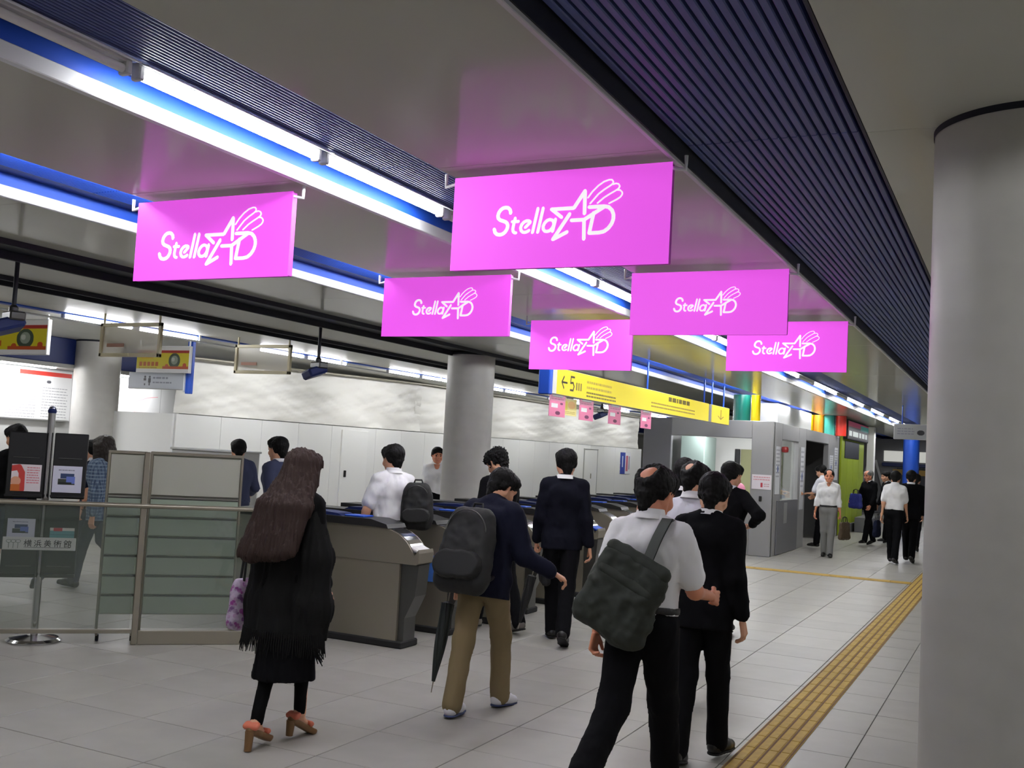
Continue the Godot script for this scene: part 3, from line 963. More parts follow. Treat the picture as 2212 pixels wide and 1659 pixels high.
func build_signs() -> void:
	var mark := Geo.new()   # one metre wide
	for s in LOGO:
		var pts := []
		for k in range(1, s.size(), 2): pts.append(Vector2((s[k] - 1088.0) / 1903.0, (502.0 - s[k + 1]) / 1903.0))
		mark.stroke(pts, s[0] / 1903.0)
	var mm := mark.mesh()
	# left, right, bottom, top, z, width of the mark, its lift, label
	for e in [[-4.43, -3.36, 2.523, 2.962, -4.17, .72, 0.0, "pink star-logo sign nearest in the left row, under the lit ceiling strip"],
		[-2.41, -1.35, 2.523, 2.962, -4.17, .63, .03, "largest pink star-logo sign, nearest in the right row"],
		[-4.39, -3.31, 2.515, 2.962, -6.6, .55, .02, "pink star-logo sign second in the left row, above the middle column"],
		[-2.41, -1.35, 2.53, 2.955, -6.65, .452, .01, "pink star-logo sign second in the right row, below the largest one"],
		[-4.2, -3.18, 2.48, 2.945, -8.85, .64, .035, "pink star-logo sign farthest in the left row, above the yellow board"],
		[-2.36, -1.33, 2.51, 2.945, -9.05, .575, .015, "pink star-logo sign farthest in the right row, the rightmost one"]]:
		var w: float = e[1] - e[0]
		var hh: float = e[3] - e[2]
		var o := thing("hanging_sign", e[7], "sign", V((e[0] + e[1]) / 2, (e[2] + e[3]) / 2, e[4]), 0.0, "pink hanging signs")
		part("panel", Geo.new().box(V(0, 0, .013), V(w, hh, .004)), M.sign_pink, o)
		part("housing", Geo.new().box(V(0, 0, -.008), V(w - .004, hh - .004, .036), .003), M.pink_paint, o)
		var lg := part("lettering", mm, M.sign_white, o, V(0, e[6], .0152))
		lg.scale = V(e[5], e[5], 1)
		for s in [-1.0, 1.0]:
			var x: float = s * (w / 2 + .055)
			var y0 := hh / 2 - .035
			part("bracket", Geo.new().tube([V(x, CEIL - .012 - o.position.y, 0), V(x, y0, 0), V(s * (w / 2 - .01), y0 + .012, 0)], .009, 8), M.trim_white, o)
	# the long yellow board along the gates
	var yel := texmat("yellow_board", func(im):
		im.fill(col(252, 232, 40))
		rect(im, 0, 0, 26, 72, col(232, 232, 220))
		ink(im, [Vector2(60, 36), Vector2(96, 36)], 3.0, col(40, 36, 20)); ink(im, [Vector2(74, 20), Vector2(60, 36), Vector2(74, 52)], 3.0, col(40, 36, 20))
		ink(im, [Vector2(146, 16), Vector2(122, 16), Vector2(120, 34), Vector2(138, 32), Vector2(146, 42), Vector2(140, 54), Vector2(120, 54)], 3.2, col(60, 50, 20))
		for k in 3: rect(im, 160 + 16 * k, 30, 10, 22, col(150, 130, 40))
		lines_of_text(im, 240, 18, 200, 2, 16, 7, col(196, 178, 60), 3); lines_of_text(im, 240, 50, 240, 2, 10, 5, col(120, 108, 30), 5)
		lines_of_text(im, 1010, 10, 260, 1, 16, 16, col(110, 96, 24), 8)
		lines_of_text(im, 820, 40, 520, 2, 12, 5, col(160, 140, 40), 9), 1536, 72, .85)
	var yb := thing("direction_board", "long yellow illuminated direction board hung along the ticket gates", "sign", V(-4.8, 2.53, -14.05))
	part("housing", Geo.new().box(V(-.06, 0, 0), V(.11, .31, 6.62), .006), M.fixture, yb)
	part("panel", face(6.6, .3, Transform3D(Basis(Vector3.UP, PI / 2), V(0, 0, 0))), yel, yb)
	part("end_cover", Geo.new().box(V(-.06, 0, 3.36), V(.14, .34, .1), .01), M.strip_blue, yb)
	for z in [-3.2, -.2, 3.0]: part("hanger", Geo.new().tube([V(-.06, .15, z), V(-.06, .59, z)], .014, 8), M.strip_blue, yb)
	var y2 := texmat("yellow_small", func(im):
		im.fill(col(252, 230, 50)); ink(im, [Vector2(48, 20), Vector2(48, 70)], 2.5, col(150, 130, 40)); ink(im, [Vector2(34, 56), Vector2(48, 72), Vector2(62, 56)], 2.5, col(150, 130, 40)), 96, 96, .85)
	var yc := thing("direction_board", "short yellow illuminated board with an arrow at the far end of the long one", "sign", V(-4.8, 2.53, -18.15))
	part("housing", Geo.new().box(V(-.06, 0, 0), V(.11, .31, 1.2), .006), M.fixture, yc)
	part("panel", face(1.18, .3, Transform3D(Basis(Vector3.UP, PI / 2), V(0, 0, 0))), y2, yc)
	for z in [-.4, .4]: part("hanger", Geo.new().tube([V(-.06, .15, z), V(-.06, .59, z)], .014, 8), M.strip_blue, yc)
	# pink leaflets under the long board
	var pk := texmat("leaflet_pink", func(im):
		im.fill(col(232, 130, 168)); rect(im, 0, 0, 64, 30, col(240, 168, 196)); lines_of_text(im, 6, 8, 50, 2, 10, 4, col(200, 110, 150), 2)
		rect(im, 8, 44, 26, 22, col(235, 235, 235)); disc(im, 48, 42, 6, col(120, 50, 90)); disc(im, 34, 92, 10, col(110, 40, 80)), 64, 112)
	var lz := [-10.98, -11.88, -12.88, -14.16]
	var ln := ["first", "second", "third", "fourth"]
	for k in 4:
		var t := thing("leaflet", "pink printed leaflet hanging under the yellow board, %s from its left end" % ln[k], "leaflet", V(-4.8, 2.245, lz[k]), 0, "pink leaflets under the yellow board")
		part("sheet", face(.46, .25, Transform3D(Basis(Vector3.UP, PI / 2), V(-.03, 0, 0))), pk, t)
		part("clip", Geo.new().box(V(-.03, .1165, 0), V(.012, .026, .3), .002), M.fixture, t)
	var ys := texmat("leaflet_yellow", func(im): im.fill(col(240, 226, 150)); disc(im, 60, 40, 26, col(244, 196, 130)); rect(im, 10, 20, 22, 60, col(236, 220, 90)); lines_of_text(im, 8, 86, 80, 2, 10, 4, col(180, 150, 60)), 96, 112)
	var t2 := thing("leaflet", "pale yellow printed leaflet hanging between the first two pink ones", "leaflet", V(-4.8, 2.255, -11.42))
	part("sheet", face(.42, .2, Transform3D(Basis(Vector3.UP, PI / 2), V(-.06, 0, 0))), ys, t2)
	part("clip", Geo.new().box(V(-.06, .107, 0), V(.012, .026, .2), .002), M.fixture, t2)
	# grey sign in the far concourse
	var gs := texmat("grey_sign", func(im): im.fill(col(170, 172, 174)); disc(im, 70, 30, 10, col(40, 40, 46)); disc(im, 100, 34, 12, col(40, 40, 46)); lines_of_text(im, 8, 14, 46, 3, 10, 4, col(140, 140, 150)), 128, 56)
	var g := thing("hanging_sign", "grey hanging sign far down the concourse beside the big column", "sign", V(-1.78, 2.48, -21.5))
	part("panel", Geo.new().box(V(0, 0, 0), V(.9, .3, .06), .004), M.fixture, g)
	part("print", face(.88, .28, Transform3D(Basis(), V(0, 0, .032))), gs, g)
	for s in [-.3, .3]: part("hanger", Geo.new().tube([V(s, .15, 0), V(s, .52, 0)], .012, 8), M.strip_blue, g)
# ---------------------------------------------------------------- left background
func build_left_side() -> void:
	var fx := -13.0
	var fa := struct("trim_%d" % (names["strip"] + 1), Geo.new().box(V(-12.9, 2.81, -20), V(.5, .38, 46), .01), M.strip_navy, "dark blue bulkhead running above the route maps")
	names["strip"] += 1
	part("soffit", Geo.new().box(V(.0, 2.59, -20) + V(-12.95, 0, 0), V(.6, .06, 46), .006), M.wall_grey, fa)
	var wash := thing("map_light", "slim wash light under the bulkhead, lighting the route maps", "lamp", V(-12.78, 2.55, -9.9))
	part("diffuser", Geo.new().box(V(0, 0, 0), V(.05, .02, 1.5), .004), M.tube_lit, wash)
	wash_light(wash, 1.5, 1.6)
	var wash2 := thing("map_light", "slim wash light over the route map right of the left column", "lamp", V(-12.78, 2.55, -12.3))
	part("diffuser", Geo.new().box(V(0, 0, 0), V(.05, .02, .9), .004), M.tube_lit, wash2)
	wash_light(wash2, .9, 1.0)
	# route and fare maps, facing the gates
	var mp := texmat("route_map", func(im):
		im.fill(col(240, 240, 238)); rect(im, 330, 8, 180, 22, col(214, 60, 50))
		ink(im, [Vector2(20, 200), Vector2(90, 120), Vector2(160, 130), Vector2(240, 90)], 1.6, col(120, 120, 140))
		ink(im, [Vector2(20, 120), Vector2(120, 150), Vector2(200, 120)], 1.6, col(230, 160, 170))
		lines_of_text(im, 120, 120, 90, 9, 16, 4, col(170, 170, 172), 4); lines_of_text(im, 290, 110, 100, 10, 15, 4, col(176, 176, 178), 6); lines_of_text(im, 410, 90, 90, 11, 15, 4, col(176, 176, 178), 7)
		rect(im, 256, 40, 2, 216, col(190, 190, 190)); disc(im, 340, 56, 7, col(150, 150, 156)); disc(im, 430, 60, 8, col(90, 90, 96)), 512, 256)
	var m2 := texmat("route_map_two", func(im):
		im.fill(col(240, 240, 238)); ink(im, [Vector2(6, 110), Vector2(90, 104), Vector2(150, 70), Vector2(180, 64)], 1.6, col(236, 140, 150))
		ink(im, [Vector2(6, 130), Vector2(70, 126), Vector2(110, 140), Vector2(170, 140)], 1.6, col(220, 180, 184)); lines_of_text(im, 20, 150, 150, 6, 14, 4, col(186, 186, 190), 3)
		rect(im, 190, 0, 2, 200, col(200, 200, 198)), 256, 200)
	var R := Transform3D(Basis(Vector3.UP, PI / 2), Vector3.ZERO)
	var b1 := thing("route_map", "wide white route map with a red bar, left of the left column", "map", V(-13.2, 2.16, -10.0))
	part("frame", Geo.new().box(V(-.02, 0, 0), V(.05, .78, 2.7), .006), M.fixture, b1)
	part("print", face(2.64, .74, Transform3D(R.basis, V(.01, 0, 0))), mp, b1)
	var b2 := thing("route_map", "white route map with a thin red line, right of the left column", "map", V(-13.2, 2.15, -12.75))
	part("frame", Geo.new().box(V(-.02, 0, 0), V(.05, .76, 1.8), .006), M.fixture, b2)
	part("print", face(1.74, .72, Transform3D(R.basis, V(.01, 0, 0))), m2, b2)
	var np := texmat("fare_notice", func(im): im.fill(col(226, 226, 224)); rect(im, 8, 6, 50, 8, col(214, 90, 90)); rect(im, 6, 34, 30, 24, col(110, 110, 120)); rect(im, 42, 30, 20, 34, col(60, 60, 66)); lines_of_text(im, 6, 18, 54, 1, 8, 5, col(170, 120, 120)), 72, 72)
	var nq := texmat("letter_notice", func(im):
		im.fill(col(230, 230, 228))
		for k in 5: rect(im, 14, 10 + 20 * k, 12, 14, col(50, 50, 54)); rect(im, 40, 6 + 21 * k, 12, 15, col(50, 50, 54)), 64, 120)
	for e in [[-12.05, 1.38, .36, .5, np, "small printed notice left of the lettered one, under the right route map"], [-12.62, 1.36, .38, .74, nq, "tall notice with two columns of black lettering under the right route map"], [-13.15, 1.38, .46, .5, np, "small printed notice right of the lettered one, under the right route map"]]:
		tag(part("notice", face(e[2], e[3], Transform3D(R.basis, V(0, 0, 0))), e[4], null, V(-13.22, e[1], e[0])), e[5], "notice")
	# ticket machines below, hardly seen
	for k in 3:
		var tm := thing("ticket_machine", ["grey ticket machine below the wide route map", "grey ticket machine just right of the left column", "grey ticket machine with a sloping dark screen beside the hoarding"][k], "machine", V(-12.96, 0, [-10.2, -12.1, -13.2][k]))
		part("body", Geo.new().box(V(0, .5, 0), V(.5, 1.0, .75), .02), M.wall_grey, tm)
		part("screen", Geo.new().box(V(.13, 1.02, 0), V(.03, .2, .5), .01, Basis(Vector3.BACK, .6)), M.black_plastic, tm)
	# advertising boards, hung in line with the pink signs
	var ad := texmat("advert_yellow", func(im):
		im.fill(col(222, 206, 30)); rect(im, 0, 0, 256, 14, col(238, 236, 230)); rect(im, 0, 14, 256, 10, col(180, 50, 40)); rect(im, 0, 84, 256, 12, col(240, 238, 236))
		disc(im, 186, 52, 28, col(64, 80, 60)); disc(im, 186, 50, 17, col(150, 160, 140)); disc(im, 180, 48, 8, col(200, 206, 190)); rect(im, 130, 74, 126, 10, col(196, 84, 30)); disc(im, 150, 74, 9, col(196, 84, 30)); disc(im, 236, 70, 9, col(196, 70, 30))
		for k in 5: rect(im, 14 + 20 * k, 58, 14, 16, col(190, 90, 20)); rect(im, 22, 38, 60, 8, col(226, 180, 20)); lines_of_text(im, 12, 78, 90, 1, 8, 4, col(170, 130, 20)), 256, 96, .18)
	for e in [[-10.9, 2.73, -8.4, 1.36, .42, "yellow advertising board with a round green picture, at the left edge behind the camera pole"], [-10.9, 2.72, -10.9, 1.0, .38, "yellow advertising board with a round green picture, beside the blue post"]]:
		var o := thing("advert_board", e[5], "sign", V(e[0], e[1], e[2]), 0, "yellow advertising boards")
		part("panel", Geo.new().box(V(0, 0, 0), V(e[3], e[4], .05), .004), M.fixture, o)
		part("print", face(e[3] - .02, e[4] - .02, Transform3D(Basis(), V(0, 0, .026))), ad, o)
		for s in [-1.0, 1.0]: part("bracket", Geo.new().tube([V(s * e[3] * .47, e[4] / 2 - .01, 0), V(s * e[3] * .47, CEIL - e[1], 0)], .012, 8), M.trim_white, o)
	for e in [[-8.92, 2.7, -8.4, "cream framed see-through hanging board, left of the other one"], [-8.88, 2.71, -10.6, "cream framed see-through hanging board, right of the other one"]]:
		var o := thing("framed_board", e[3], "sign", V(e[0], e[1], e[2]), 0, "cream framed hanging boards")
		var fg := Geo.new()
		for s in [-1.0, 1.0]:
			fg.box(V(0, s * .17, 0), V(.92, .04, .04), .004); fg.box(V(s * .44, 0, 0), V(.04, .38, .04), .004)
		part("frame", fg, mat("cream", col(222, 212, 176), .5), o)
		var tp := mat("clear_panel", Color(.95, .93, .86, .42), .3)
		tp.transparency = BaseMaterial3D.TRANSPARENCY_ALPHA
		part("pane", Geo.new().box(V(0, 0, 0), V(.84, .3, .008)), tp, o)
		part("title", Geo.new().box(V(-.22, -.06, .008), V(.26, .04, .006)), mat("faded_red", col(196, 150, 130), .6), o)
		for s in [-1.0, 1.0]: part("bracket", Geo.new().tube([V(s * .42, .18, 0), V(s * .42, CEIL - e[1], 0)], .012, 8), M.cream, o)
	var ws := texmat("restroom_sign", func(im):
		im.fill(col(168, 172, 178))
		for k in 2:
			disc(im, 78 + 22 * k, 16, 5, col(30, 30, 36)); rect(im, 72 + 22 * k, 22, 12, 18, col(30, 30, 36)); rect(im, 75 + 22 * k, 40, 6, 12, col(30, 30, 36))
		rect(im, 72, 32, 12, 12, col(168, 172, 178)); lines_of_text(im, 116, 16, 70, 1, 12, 8, col(110, 112, 120), 3); lines_of_text(im, 116, 36, 90, 1, 12, 6, col(110, 112, 120), 4), 256, 64)
	var o := thing("pictogram_sign", "grey sign with two black figure pictograms under the right yellow advertisement", "sign", V(-11.1, 2.42, -11.0))
	part("panel", Geo.new().box(V(0, 0, 0), V(1.06, .24, .06), .006), M.wall_grey, o)
	part("print", face(1.04, .22, Transform3D(Basis(), V(0, 0, .032))), ws, o)
	part("post", Geo.new().box(V(.59, .2, -.02), V(.1, .74, .06), .008), M.strip_blue, o)
	part("post_edge", Geo.new().box(V(.535, .1, .0), V(.02, .5, .07), .004), M.trim_white, o)
	# camera boxes on rods
	for e in [[-7.12, -5.5, "dark camera box on a thin ceiling rod at the left edge"], [-7.12, -9.45, "dark camera box on a thin ceiling rod in front of the plastic sheeting"], [-7.12, -18.3, "small dark camera on a ceiling rod near the pink leaflets"]]:
		var c := thing("camera_box", e[2], "camera", V(e[0], 2.55, e[1]), -20, "camera boxes on ceiling rods")
		part("rod", Geo.new().tube([V(0, .06, 0), V(0, CEIL + .02 - 2.55, 0)], .018, 10), M.slot, c)
		part("joint", Geo.new().lathe([Vector2(.0, .0), Vector2(.035, .0), Vector2(.035, .06), Vector2(.02, .08), Vector2(0, .08)], 16), M.black_plastic, c)
		part("mount", Geo.new().box(V(.02, -.01, 0), V(.2, .07, .12), .012), M.steel_dark, c)
		part("housing", Geo.new().box(V(.0, -.09, .04), V(.2, .1, .24), .02, Basis(Vector3.RIGHT, .35) * Basis(Vector3.BACK, .25)), M.strip_navy, c)

func wash_light(o: Node3D, L: float, e: float) -> void:
	var l := AreaLight3D.new()
	l.name = "light"
	l.area_size = Vector2(.04, L)
	l.light_color = col(244, 246, 255)
	l.light_energy = e
	l.area_range = 30.0
	l.shadow_enabled = true
	l.transform = Transform3D(Basis(Vector3.BACK, -.35) * Basis(Vector3.RIGHT, -PI / 2), V(0, -.02, 0))
	o.add_child(l)

# ---------------------------------------------------------------- the glass fence with the stand and racks behind it
const KANJI := [
	[[0, 3, 4, 3], [2, 0, 2, 10], [2, 3, 0, 7], [2, 3, 4, 6], [4.5, 1.5, 10, 1.5], [6, 0, 6, 3], [8.5, 0, 8.5, 3], [4.5, 3, 10, 3], [5, 4.2, 9.5, 4.2, 9.5, 8, 5, 8, 5, 4.2], [5, 6, 9.5, 6], [7.2, 3, 7.2, 8], [6, 8.3, 5, 10], [8.5, 8.3, 9.7, 10]],
	[[1, 1, 2.2, 2], [.5, 4, 1.7, 5], [.5, 9.5, 2.5, 6.5], [8.5, .3, 4.5, 1.2, 4.5, 6.5], [4.5, 3.3, 9.5, 3.3], [7.5, 3.3, 7.5, 6.5], [3, 6.5, 10, 6.5], [5, 7.5, 3.5, 10], [7.5, 7.5, 9.5, 10]],
	[[3, 0, 4, 1.5], [7, 0, 6, 1.5], [1, 2, 9, 2], [1.5, 3.6, 8.5, 3.6], [.5, 5.2, 9.5, 5.2], [5, 2, 5, 5.2], [.5, 7, 9.5, 7], [5, 5.6, 4, 8, 1, 10], [5, 7, 9, 10]],
	[[2.5, 0, 0, 3], [2.5, 2.5, 0, 5.5], [1.5, 4.5, 1.5, 10], [3.2, 3, 6.8, 3], [5, .5, 5, 10], [5, 3, 3.2, 7], [5, 3, 6.8, 6], [6, .8, 6.7, 1.6], [7.3, 1.5, 10, 1.5], [7, 4, 10, 4], [8.8, 4, 8.8, 10]],
	[[2.5, 0, 0, 3], [2.5, 0, 5, 2.5], [1.2, 3.5, 4, 3.5, 4, 6.5, 1.2, 6.5], [1.2, 3.5, 1.2, 10, 4.5, 9], [1.2, 5, 4, 5], [7.5, 0, 7.5, 1.3], [5.3, 3, 5.3, 1.5, 10, 1.5, 10, 3], [6.2, 3.2, 9.3, 3.2, 9.3, 5.5, 6.2, 5.5], [6.2, 3.2, 6.2, 10], [6.2, 7, 9.6, 7, 9.6, 10, 6.2, 10]]]

func build_fence() -> void:
	var yaw := 43.6
	var at := V(-6.27, 0, -6.23)
	var B := Basis(Vector3.UP, deg_to_rad(yaw))
	var f := thing("glass_fence", "glass fence with steel posts, handrail and kick plate beside the ticket gates", "fence", at, yaw)
	for x in [-1.52, -.04, 1.1]:
		part("post", Geo.new().box(V(x, .765, 0), V(.045, 1.53, .05), .006), M.steel, f)
	part("handrail", Geo.new().tube([V(-1.6, 1.1, .03), V(1.12, 1.1, .03)], .019, 12), M.steel, f)
	part("kick_plate", Geo.new().box(V(.53, .055, 0), V(1.09, .11, .04), .005), M.steel, f)
	part("bottom_rail", Geo.new().box(V(-.78, .105, 0), V(1.43, .03, .04), .005), M.steel, f)
	for e in [[-.78, 1.4], [.53, 1.06]]: part("pane", Geo.new().box(V(e[0], .605, 0), V(e[1], .95, .008)), M.glass, f)
	# the museum stand
	var off := -.16
	var st := thing("brochure_stand", "chrome pole stand with black panels, posters and a white nameplate behind the glass fence", "stand", at + B * V(-.79, 0, off), yaw)
	part("foot", Geo.new().lathe([Vector2(0, 0), Vector2(.2, 0), Vector2(.205, .012), Vector2(.18, .03), Vector2(.05, .05), Vector2(0, .05)], 36), M.chrome, st)
	part("pole", Geo.new().lathe([Vector2(.028, .03), Vector2(.028, 1.83), Vector2(.024, 1.845)], 20), M.chrome, st)
	part("cap", Geo.new().lathe([Vector2(.031, 1.8), Vector2(.034, 1.82), Vector2(.02, 1.85), Vector2(0, 1.856)], 20), M.strip_navy, st)
	for e in [[-.155, 1.38, .27, .52], [.165, 1.385, .25, .52], [-.15, .79, .26, .58], [.14, .79, .25, .58]]:
		var p := part("rack_panel", Geo.new().box(V(e[0], e[1], .03), V(e[2], e[3], .03), .006), M.black_plastic, st)
		part("ledge", Geo.new().box(V(e[0], e[1] - e[3] * .46, .06), V(e[2], .02, .05), .004), M.black_plastic, p)
		part("clip_bar", Geo.new().box(V(e[0], e[1] + (.06 if e[1] > 1 else -.2), .049), V(e[2] * .7, .008, .006), .001), M.steel_dark, p)
	var pa := texmat("poster_red", func(im):
		im.fill(col(238, 226, 230)); ink(im, [Vector2(0, 20), Vector2(30, 14), Vector2(44, 40), Vector2(46, 120)], 14.0, col(206, 66, 60)); disc(im, 20, 80, 22, col(232, 170, 140)); rect(im, 0, 96, 40, 32, col(206, 110, 40))
		lines_of_text(im, 66, 12, 54, 7, 12, 5, col(226, 140, 150)), 128, 128)
	var pb := texmat("poster_blue", func(im):
		im.fill(col(222, 222, 240)); rect(im, 34, 36, 60, 24, col(52, 70, 110)); rect(im, 24, 62, 74, 28, col(60, 66, 60)); rect(im, 60, 50, 38, 34, col(110, 130, 210)); rect(im, 24, 78, 60, 10, col(30, 36, 32)); lines_of_text(im, 24, 18, 70, 1, 8, 4, col(130, 130, 150)), 128, 128)
	var pc := texmat("leaflet_teal", func(im): im.fill(col(110, 172, 178)); rect(im, 0, 0, 96, 12, col(230, 226, 220)); rect(im, 14, 0, 34, 14, col(200, 50, 60)); rect(im, 0, 26, 96, 4, col(90, 150, 160)), 96, 48)
	var pl := [["leaflet with a red arch, on the upper left panel of the museum stand", -.145, 1.28, .215, .21, pa], ["white leaflet with a blue landscape photo, on the upper right panel of the museum stand", .155, 1.28, .215, .21, pb],
		["white leaflet with a blue photo, on the lower left panel just above the nameplate", -.15, .88, .2, .16, pb], ["teal leaflet with a red mark, on the lower right panel just above the nameplate", .15, .85, .18, .09, pc]]
	for e in pl:
		tag(part("leaflet", face(e[3], e[4], Transform3D(B, Vector3.ZERO)), e[5], null, at + B * V(-.79 + e[1], e[2], off + .052)), e[0], "leaflet")
	var plate := part("nameplate", Geo.new().box(V(-.005, .77, .085), V(.53, .1, .012), .003), M.white_paint, st)
	var tx := Geo.new()
	for c in 5:
		for s in KANJI[c]:
			var pts := []
			for k in range(0, s.size(), 2): pts.append(Vector2(s[k] * .0052, -s[k + 1] * .0052))
			tx.stroke(pts, .005, Transform3D(Basis(), V(-.115 + .072 * c, .8, .091)), .001)
	tx.stroke([Vector2(-.115, .742), Vector2(.22, .742)], .003, Transform3D(Basis(), V(0, 0, .091)), .001)
	part("lettering", tx, M.black_plastic, plate)
	var em := Geo.new()
	for c in 3:
		var cx: float = -.225 + .033 * c
		var ring := []
		for k in 13: ring.append(Vector2(cx + .019 * cos(TAU * k / 12), .788 + .012 * sin(TAU * k / 12)))
		em.stroke(ring, .003, Transform3D(Basis(), V(0, 0, .091)), .001)
		em.stroke([Vector2(cx, .776), Vector2(cx, .735)], .004, Transform3D(Basis(), V(0, 0, .091)), .001)
	part("emblem", em, mat("emblem_green", col(110, 130, 112), .6), plate)
	# empty leaflet racks on castors
	for e in [[-.195, .3, 1.53, -.14, "narrow empty grey leaflet rack on castors, left of the fence post"], [.35, .74, 1.535, -.14, "wide empty grey leaflet rack, right of the fence post"]]:
		var rk := thing("leaflet_rack", e[4], "rack", at + B * V(e[0], 0, e[3]), yaw, "empty leaflet racks behind the fence")
		var w: float = e[1]
		for s in [-1.0, 1.0]:
			part("upright", Geo.new().box(V(s * (w / 2 - .01), (e[2] + .06) / 2, 0), V(.02, e[2] - .06, .03), .004), M.steel, rk)
			var ca := part("castor", Geo.new().lathe([Vector2(0, -.012), Vector2(.024, -.012), Vector2(.028, -.008), Vector2(.028, .008), Vector2(.024, .012), Vector2(0, .012)], 16, Transform3D(Basis(Vector3.BACK, PI / 2), V(s * (w / 2 - .02), .029, .0))), M.rubber, rk)
			part("fork", Geo.new().box(V(s * (w / 2 - .02), .055, 0), V(.012, .03, .03), .003), M.steel_dark, ca)
			part("foot_bar", Geo.new().box(V(s * (w / 2 - .02), .07, -.0), V(.02, .02, .2), .004), M.steel, rk)
		part("top_bar", Geo.new().box(V(0, e[2] - .012, 0), V(w, .024, .034), .004), M.steel, rk)
		part("backboard", Geo.new().box(V(0, .86, -.03), V(w - .03, 1.3, .008), .002), mat("rack_grey", col(176, 177, 164), .5), rk)
		part("header", Geo.new().box(V(0, 1.34, .0), V(w - .045, .32, .012), .003), M.rack_grey, rk)
		for k in 6:
			var y := 1.15 - .157 * k
			var sh := part("shelf", Geo.new().box(V(0, y, .0), V(w - .05, .012, .06), .002), M.steel_dark, rk)
			part("lip", Geo.new().box(V(0, y - .07, .036), V(w - .05, .135, .006), .002), M.smoked_acrylic, sh)
	# advert behind the woman
	var qa := texmat("poster_purple", func(im): im.fill(col(54, 24, 66)); disc(im, 30, 34, 18, col(190, 50, 100)); disc(im, 28, 70, 16, col(220, 160, 130)); rect(im, 0, 100, 64, 28, col(200, 180, 170)), 64, 128)
	var pq := thing("poster_stand", "small purple poster on a thin stand at the near end of the ticket gates", "poster", V(-5.36, 0, -7.18), 20)
	part("foot", Geo.new().box(V(0, .012, 0), V(.24, .024, .2), .006), M.black_plastic, pq)
	part("stem", Geo.new().tube([V(0, .02, 0), V(0, 1.0, 0)], .012, 8), M.steel_dark, pq)
	part("board", Geo.new().box(V(0, 1.03, .0), V(.21, .3, .016), .003), M.black_plastic, pq)
	part("print", face(.18, .27, Transform3D(Basis(), V(0, 1.03, .01))), qa, pq)

# ---------------------------------------------------------------- ticket gates
func build_gates() -> void:
	var body := PackedVector2Array([Vector2(-1.75, .06), Vector2(0, .06), Vector2(0, .70), Vector2(-1.75, .70)])
	var head := [Vector2(-1.75, .702), Vector2(.16, .702), Vector2(.185, .72), Vector2(.185, .80), Vector2(.175, .83)]
	for k in 9:
		var a := deg_to_rad(12 + 78 * k / 8.0)
		head.append(Vector2(-.22 + .36 * cos(a), .70 + .29 * sin(a)))
	head.append(Vector2(-1.75, .99))
	var strut := PackedVector2Array([Vector2(.002, .06), Vector2(.06, .06), Vector2(.06, .25), Vector2(.15, .44), Vector2(.17, .70), Vector2(.002, .70)])
	var topb := PackedVector2Array([Vector2(-1.78, .992), Vector2(-.24, .992), Vector2(-.12, .985), Vector2(-.14, 1.02), Vector2(-.3, 1.055), Vector2(-1.78, 1.055)])
	var arch := PackedVector2Array([Vector2(-1.2, 1.05), Vector2(-.62, 1.05), Vector2(-.68, 1.075), Vector2(-.85, 1.085), Vector2(-1.12, 1.08)])
	var dep := .24
	var m_body := Geo.new().prism(body, dep - .01).mesh()
	var m_head := Geo.new().prism(PackedVector2Array(head), dep).mesh()
	var m_strut := Geo.new().prism(strut, dep - .06).mesh()
	var m_top := Geo.new().prism(topb, dep + .05).mesh()
	var m_arch := Geo.new().prism(arch, dep - .04).mesh()
	var m_base := Geo.new().box(V(-.85, .03, 0), V(1.84, .06, dep + .03), .01).mesh()
	var m_band := Geo.new()
	for k in 9:
		var a0 := deg_to_rad(20 + 68 * k / 9.0)
		var a1 := deg_to_rad(20 + 68 * (k + 1) / 9.0)
		var p := [V(-.22 + .364 * cos(a0), .70 + .294 * sin(a0), 0), V(-.22 + .364 * cos(a1), .70 + .294 * sin(a1), 0)]
		var nn := V(cos((a0 + a1) / 2), sin((a0 + a1) / 2), 0)
		m_band.poly([p[0] + V(0, 0, .1), p[0] - V(0, 0, .1), p[1] - V(0, 0, .1), p[1] + V(0, 0, .1)], nn)
	var mb := m_band.mesh()
	var m_read := Geo.new().box(V(.125, .825, 0), V(.1, .035, .19), .012, Basis(Vector3.BACK, -.35)).mesh()
	var m_pad := Geo.new().box(V(-.17, .58, dep / 2 + .004), V(.15, .24, .014), .006).mesh()
	var m_rail := Geo.new().box(V(-.26, .56, dep / 2 + .004), V(.016, .36, .016), .004).mesh()
	var m_screen := Geo.new().box(V(-.52, 1.062, 0), V(.2, .014, .16), .004).mesh()
	var blue_pad := mat("pad_blue", col(70, 120, 200), .45)
	var ord := ["first", "second", "third", "fourth", "fifth", "sixth", "seventh", "eighth", "ninth", "tenth", "eleventh", "twelfth", "thirteenth", "fourteenth"]
	for k in 13:
		var z := -7.6 - .82 * k
		var lab: String = "steel ticket gate with rounded head, %s in the row from the glass fence" % ord[k]
		var g := thing("ticket_gate", lab, "ticket gate", V(-4.66, 0, z), 0, "row of ticket gates")
		part("base", m_base, M.rubber, g)
		part("body", m_body, M.steel, g)
		var h := part("head", m_head, M.steel, g)
		part("polished_band", mb, M.chrome, h)
		part("strut", m_strut, M.steel_dark, g)
		part("top_cover", m_top, M.gate_top, g)
		part("hood", m_arch, M.strip_navy, g)
		part("card_reader", m_read, M.white_paint if k == 0 else M.strip_blue, g)
		part("display", m_screen, M.strip_blue, g)
		if k > 0:
			part("flap_pad", m_pad, blue_pad, g)
			part("flap_rail", m_rail, M.steel, g)

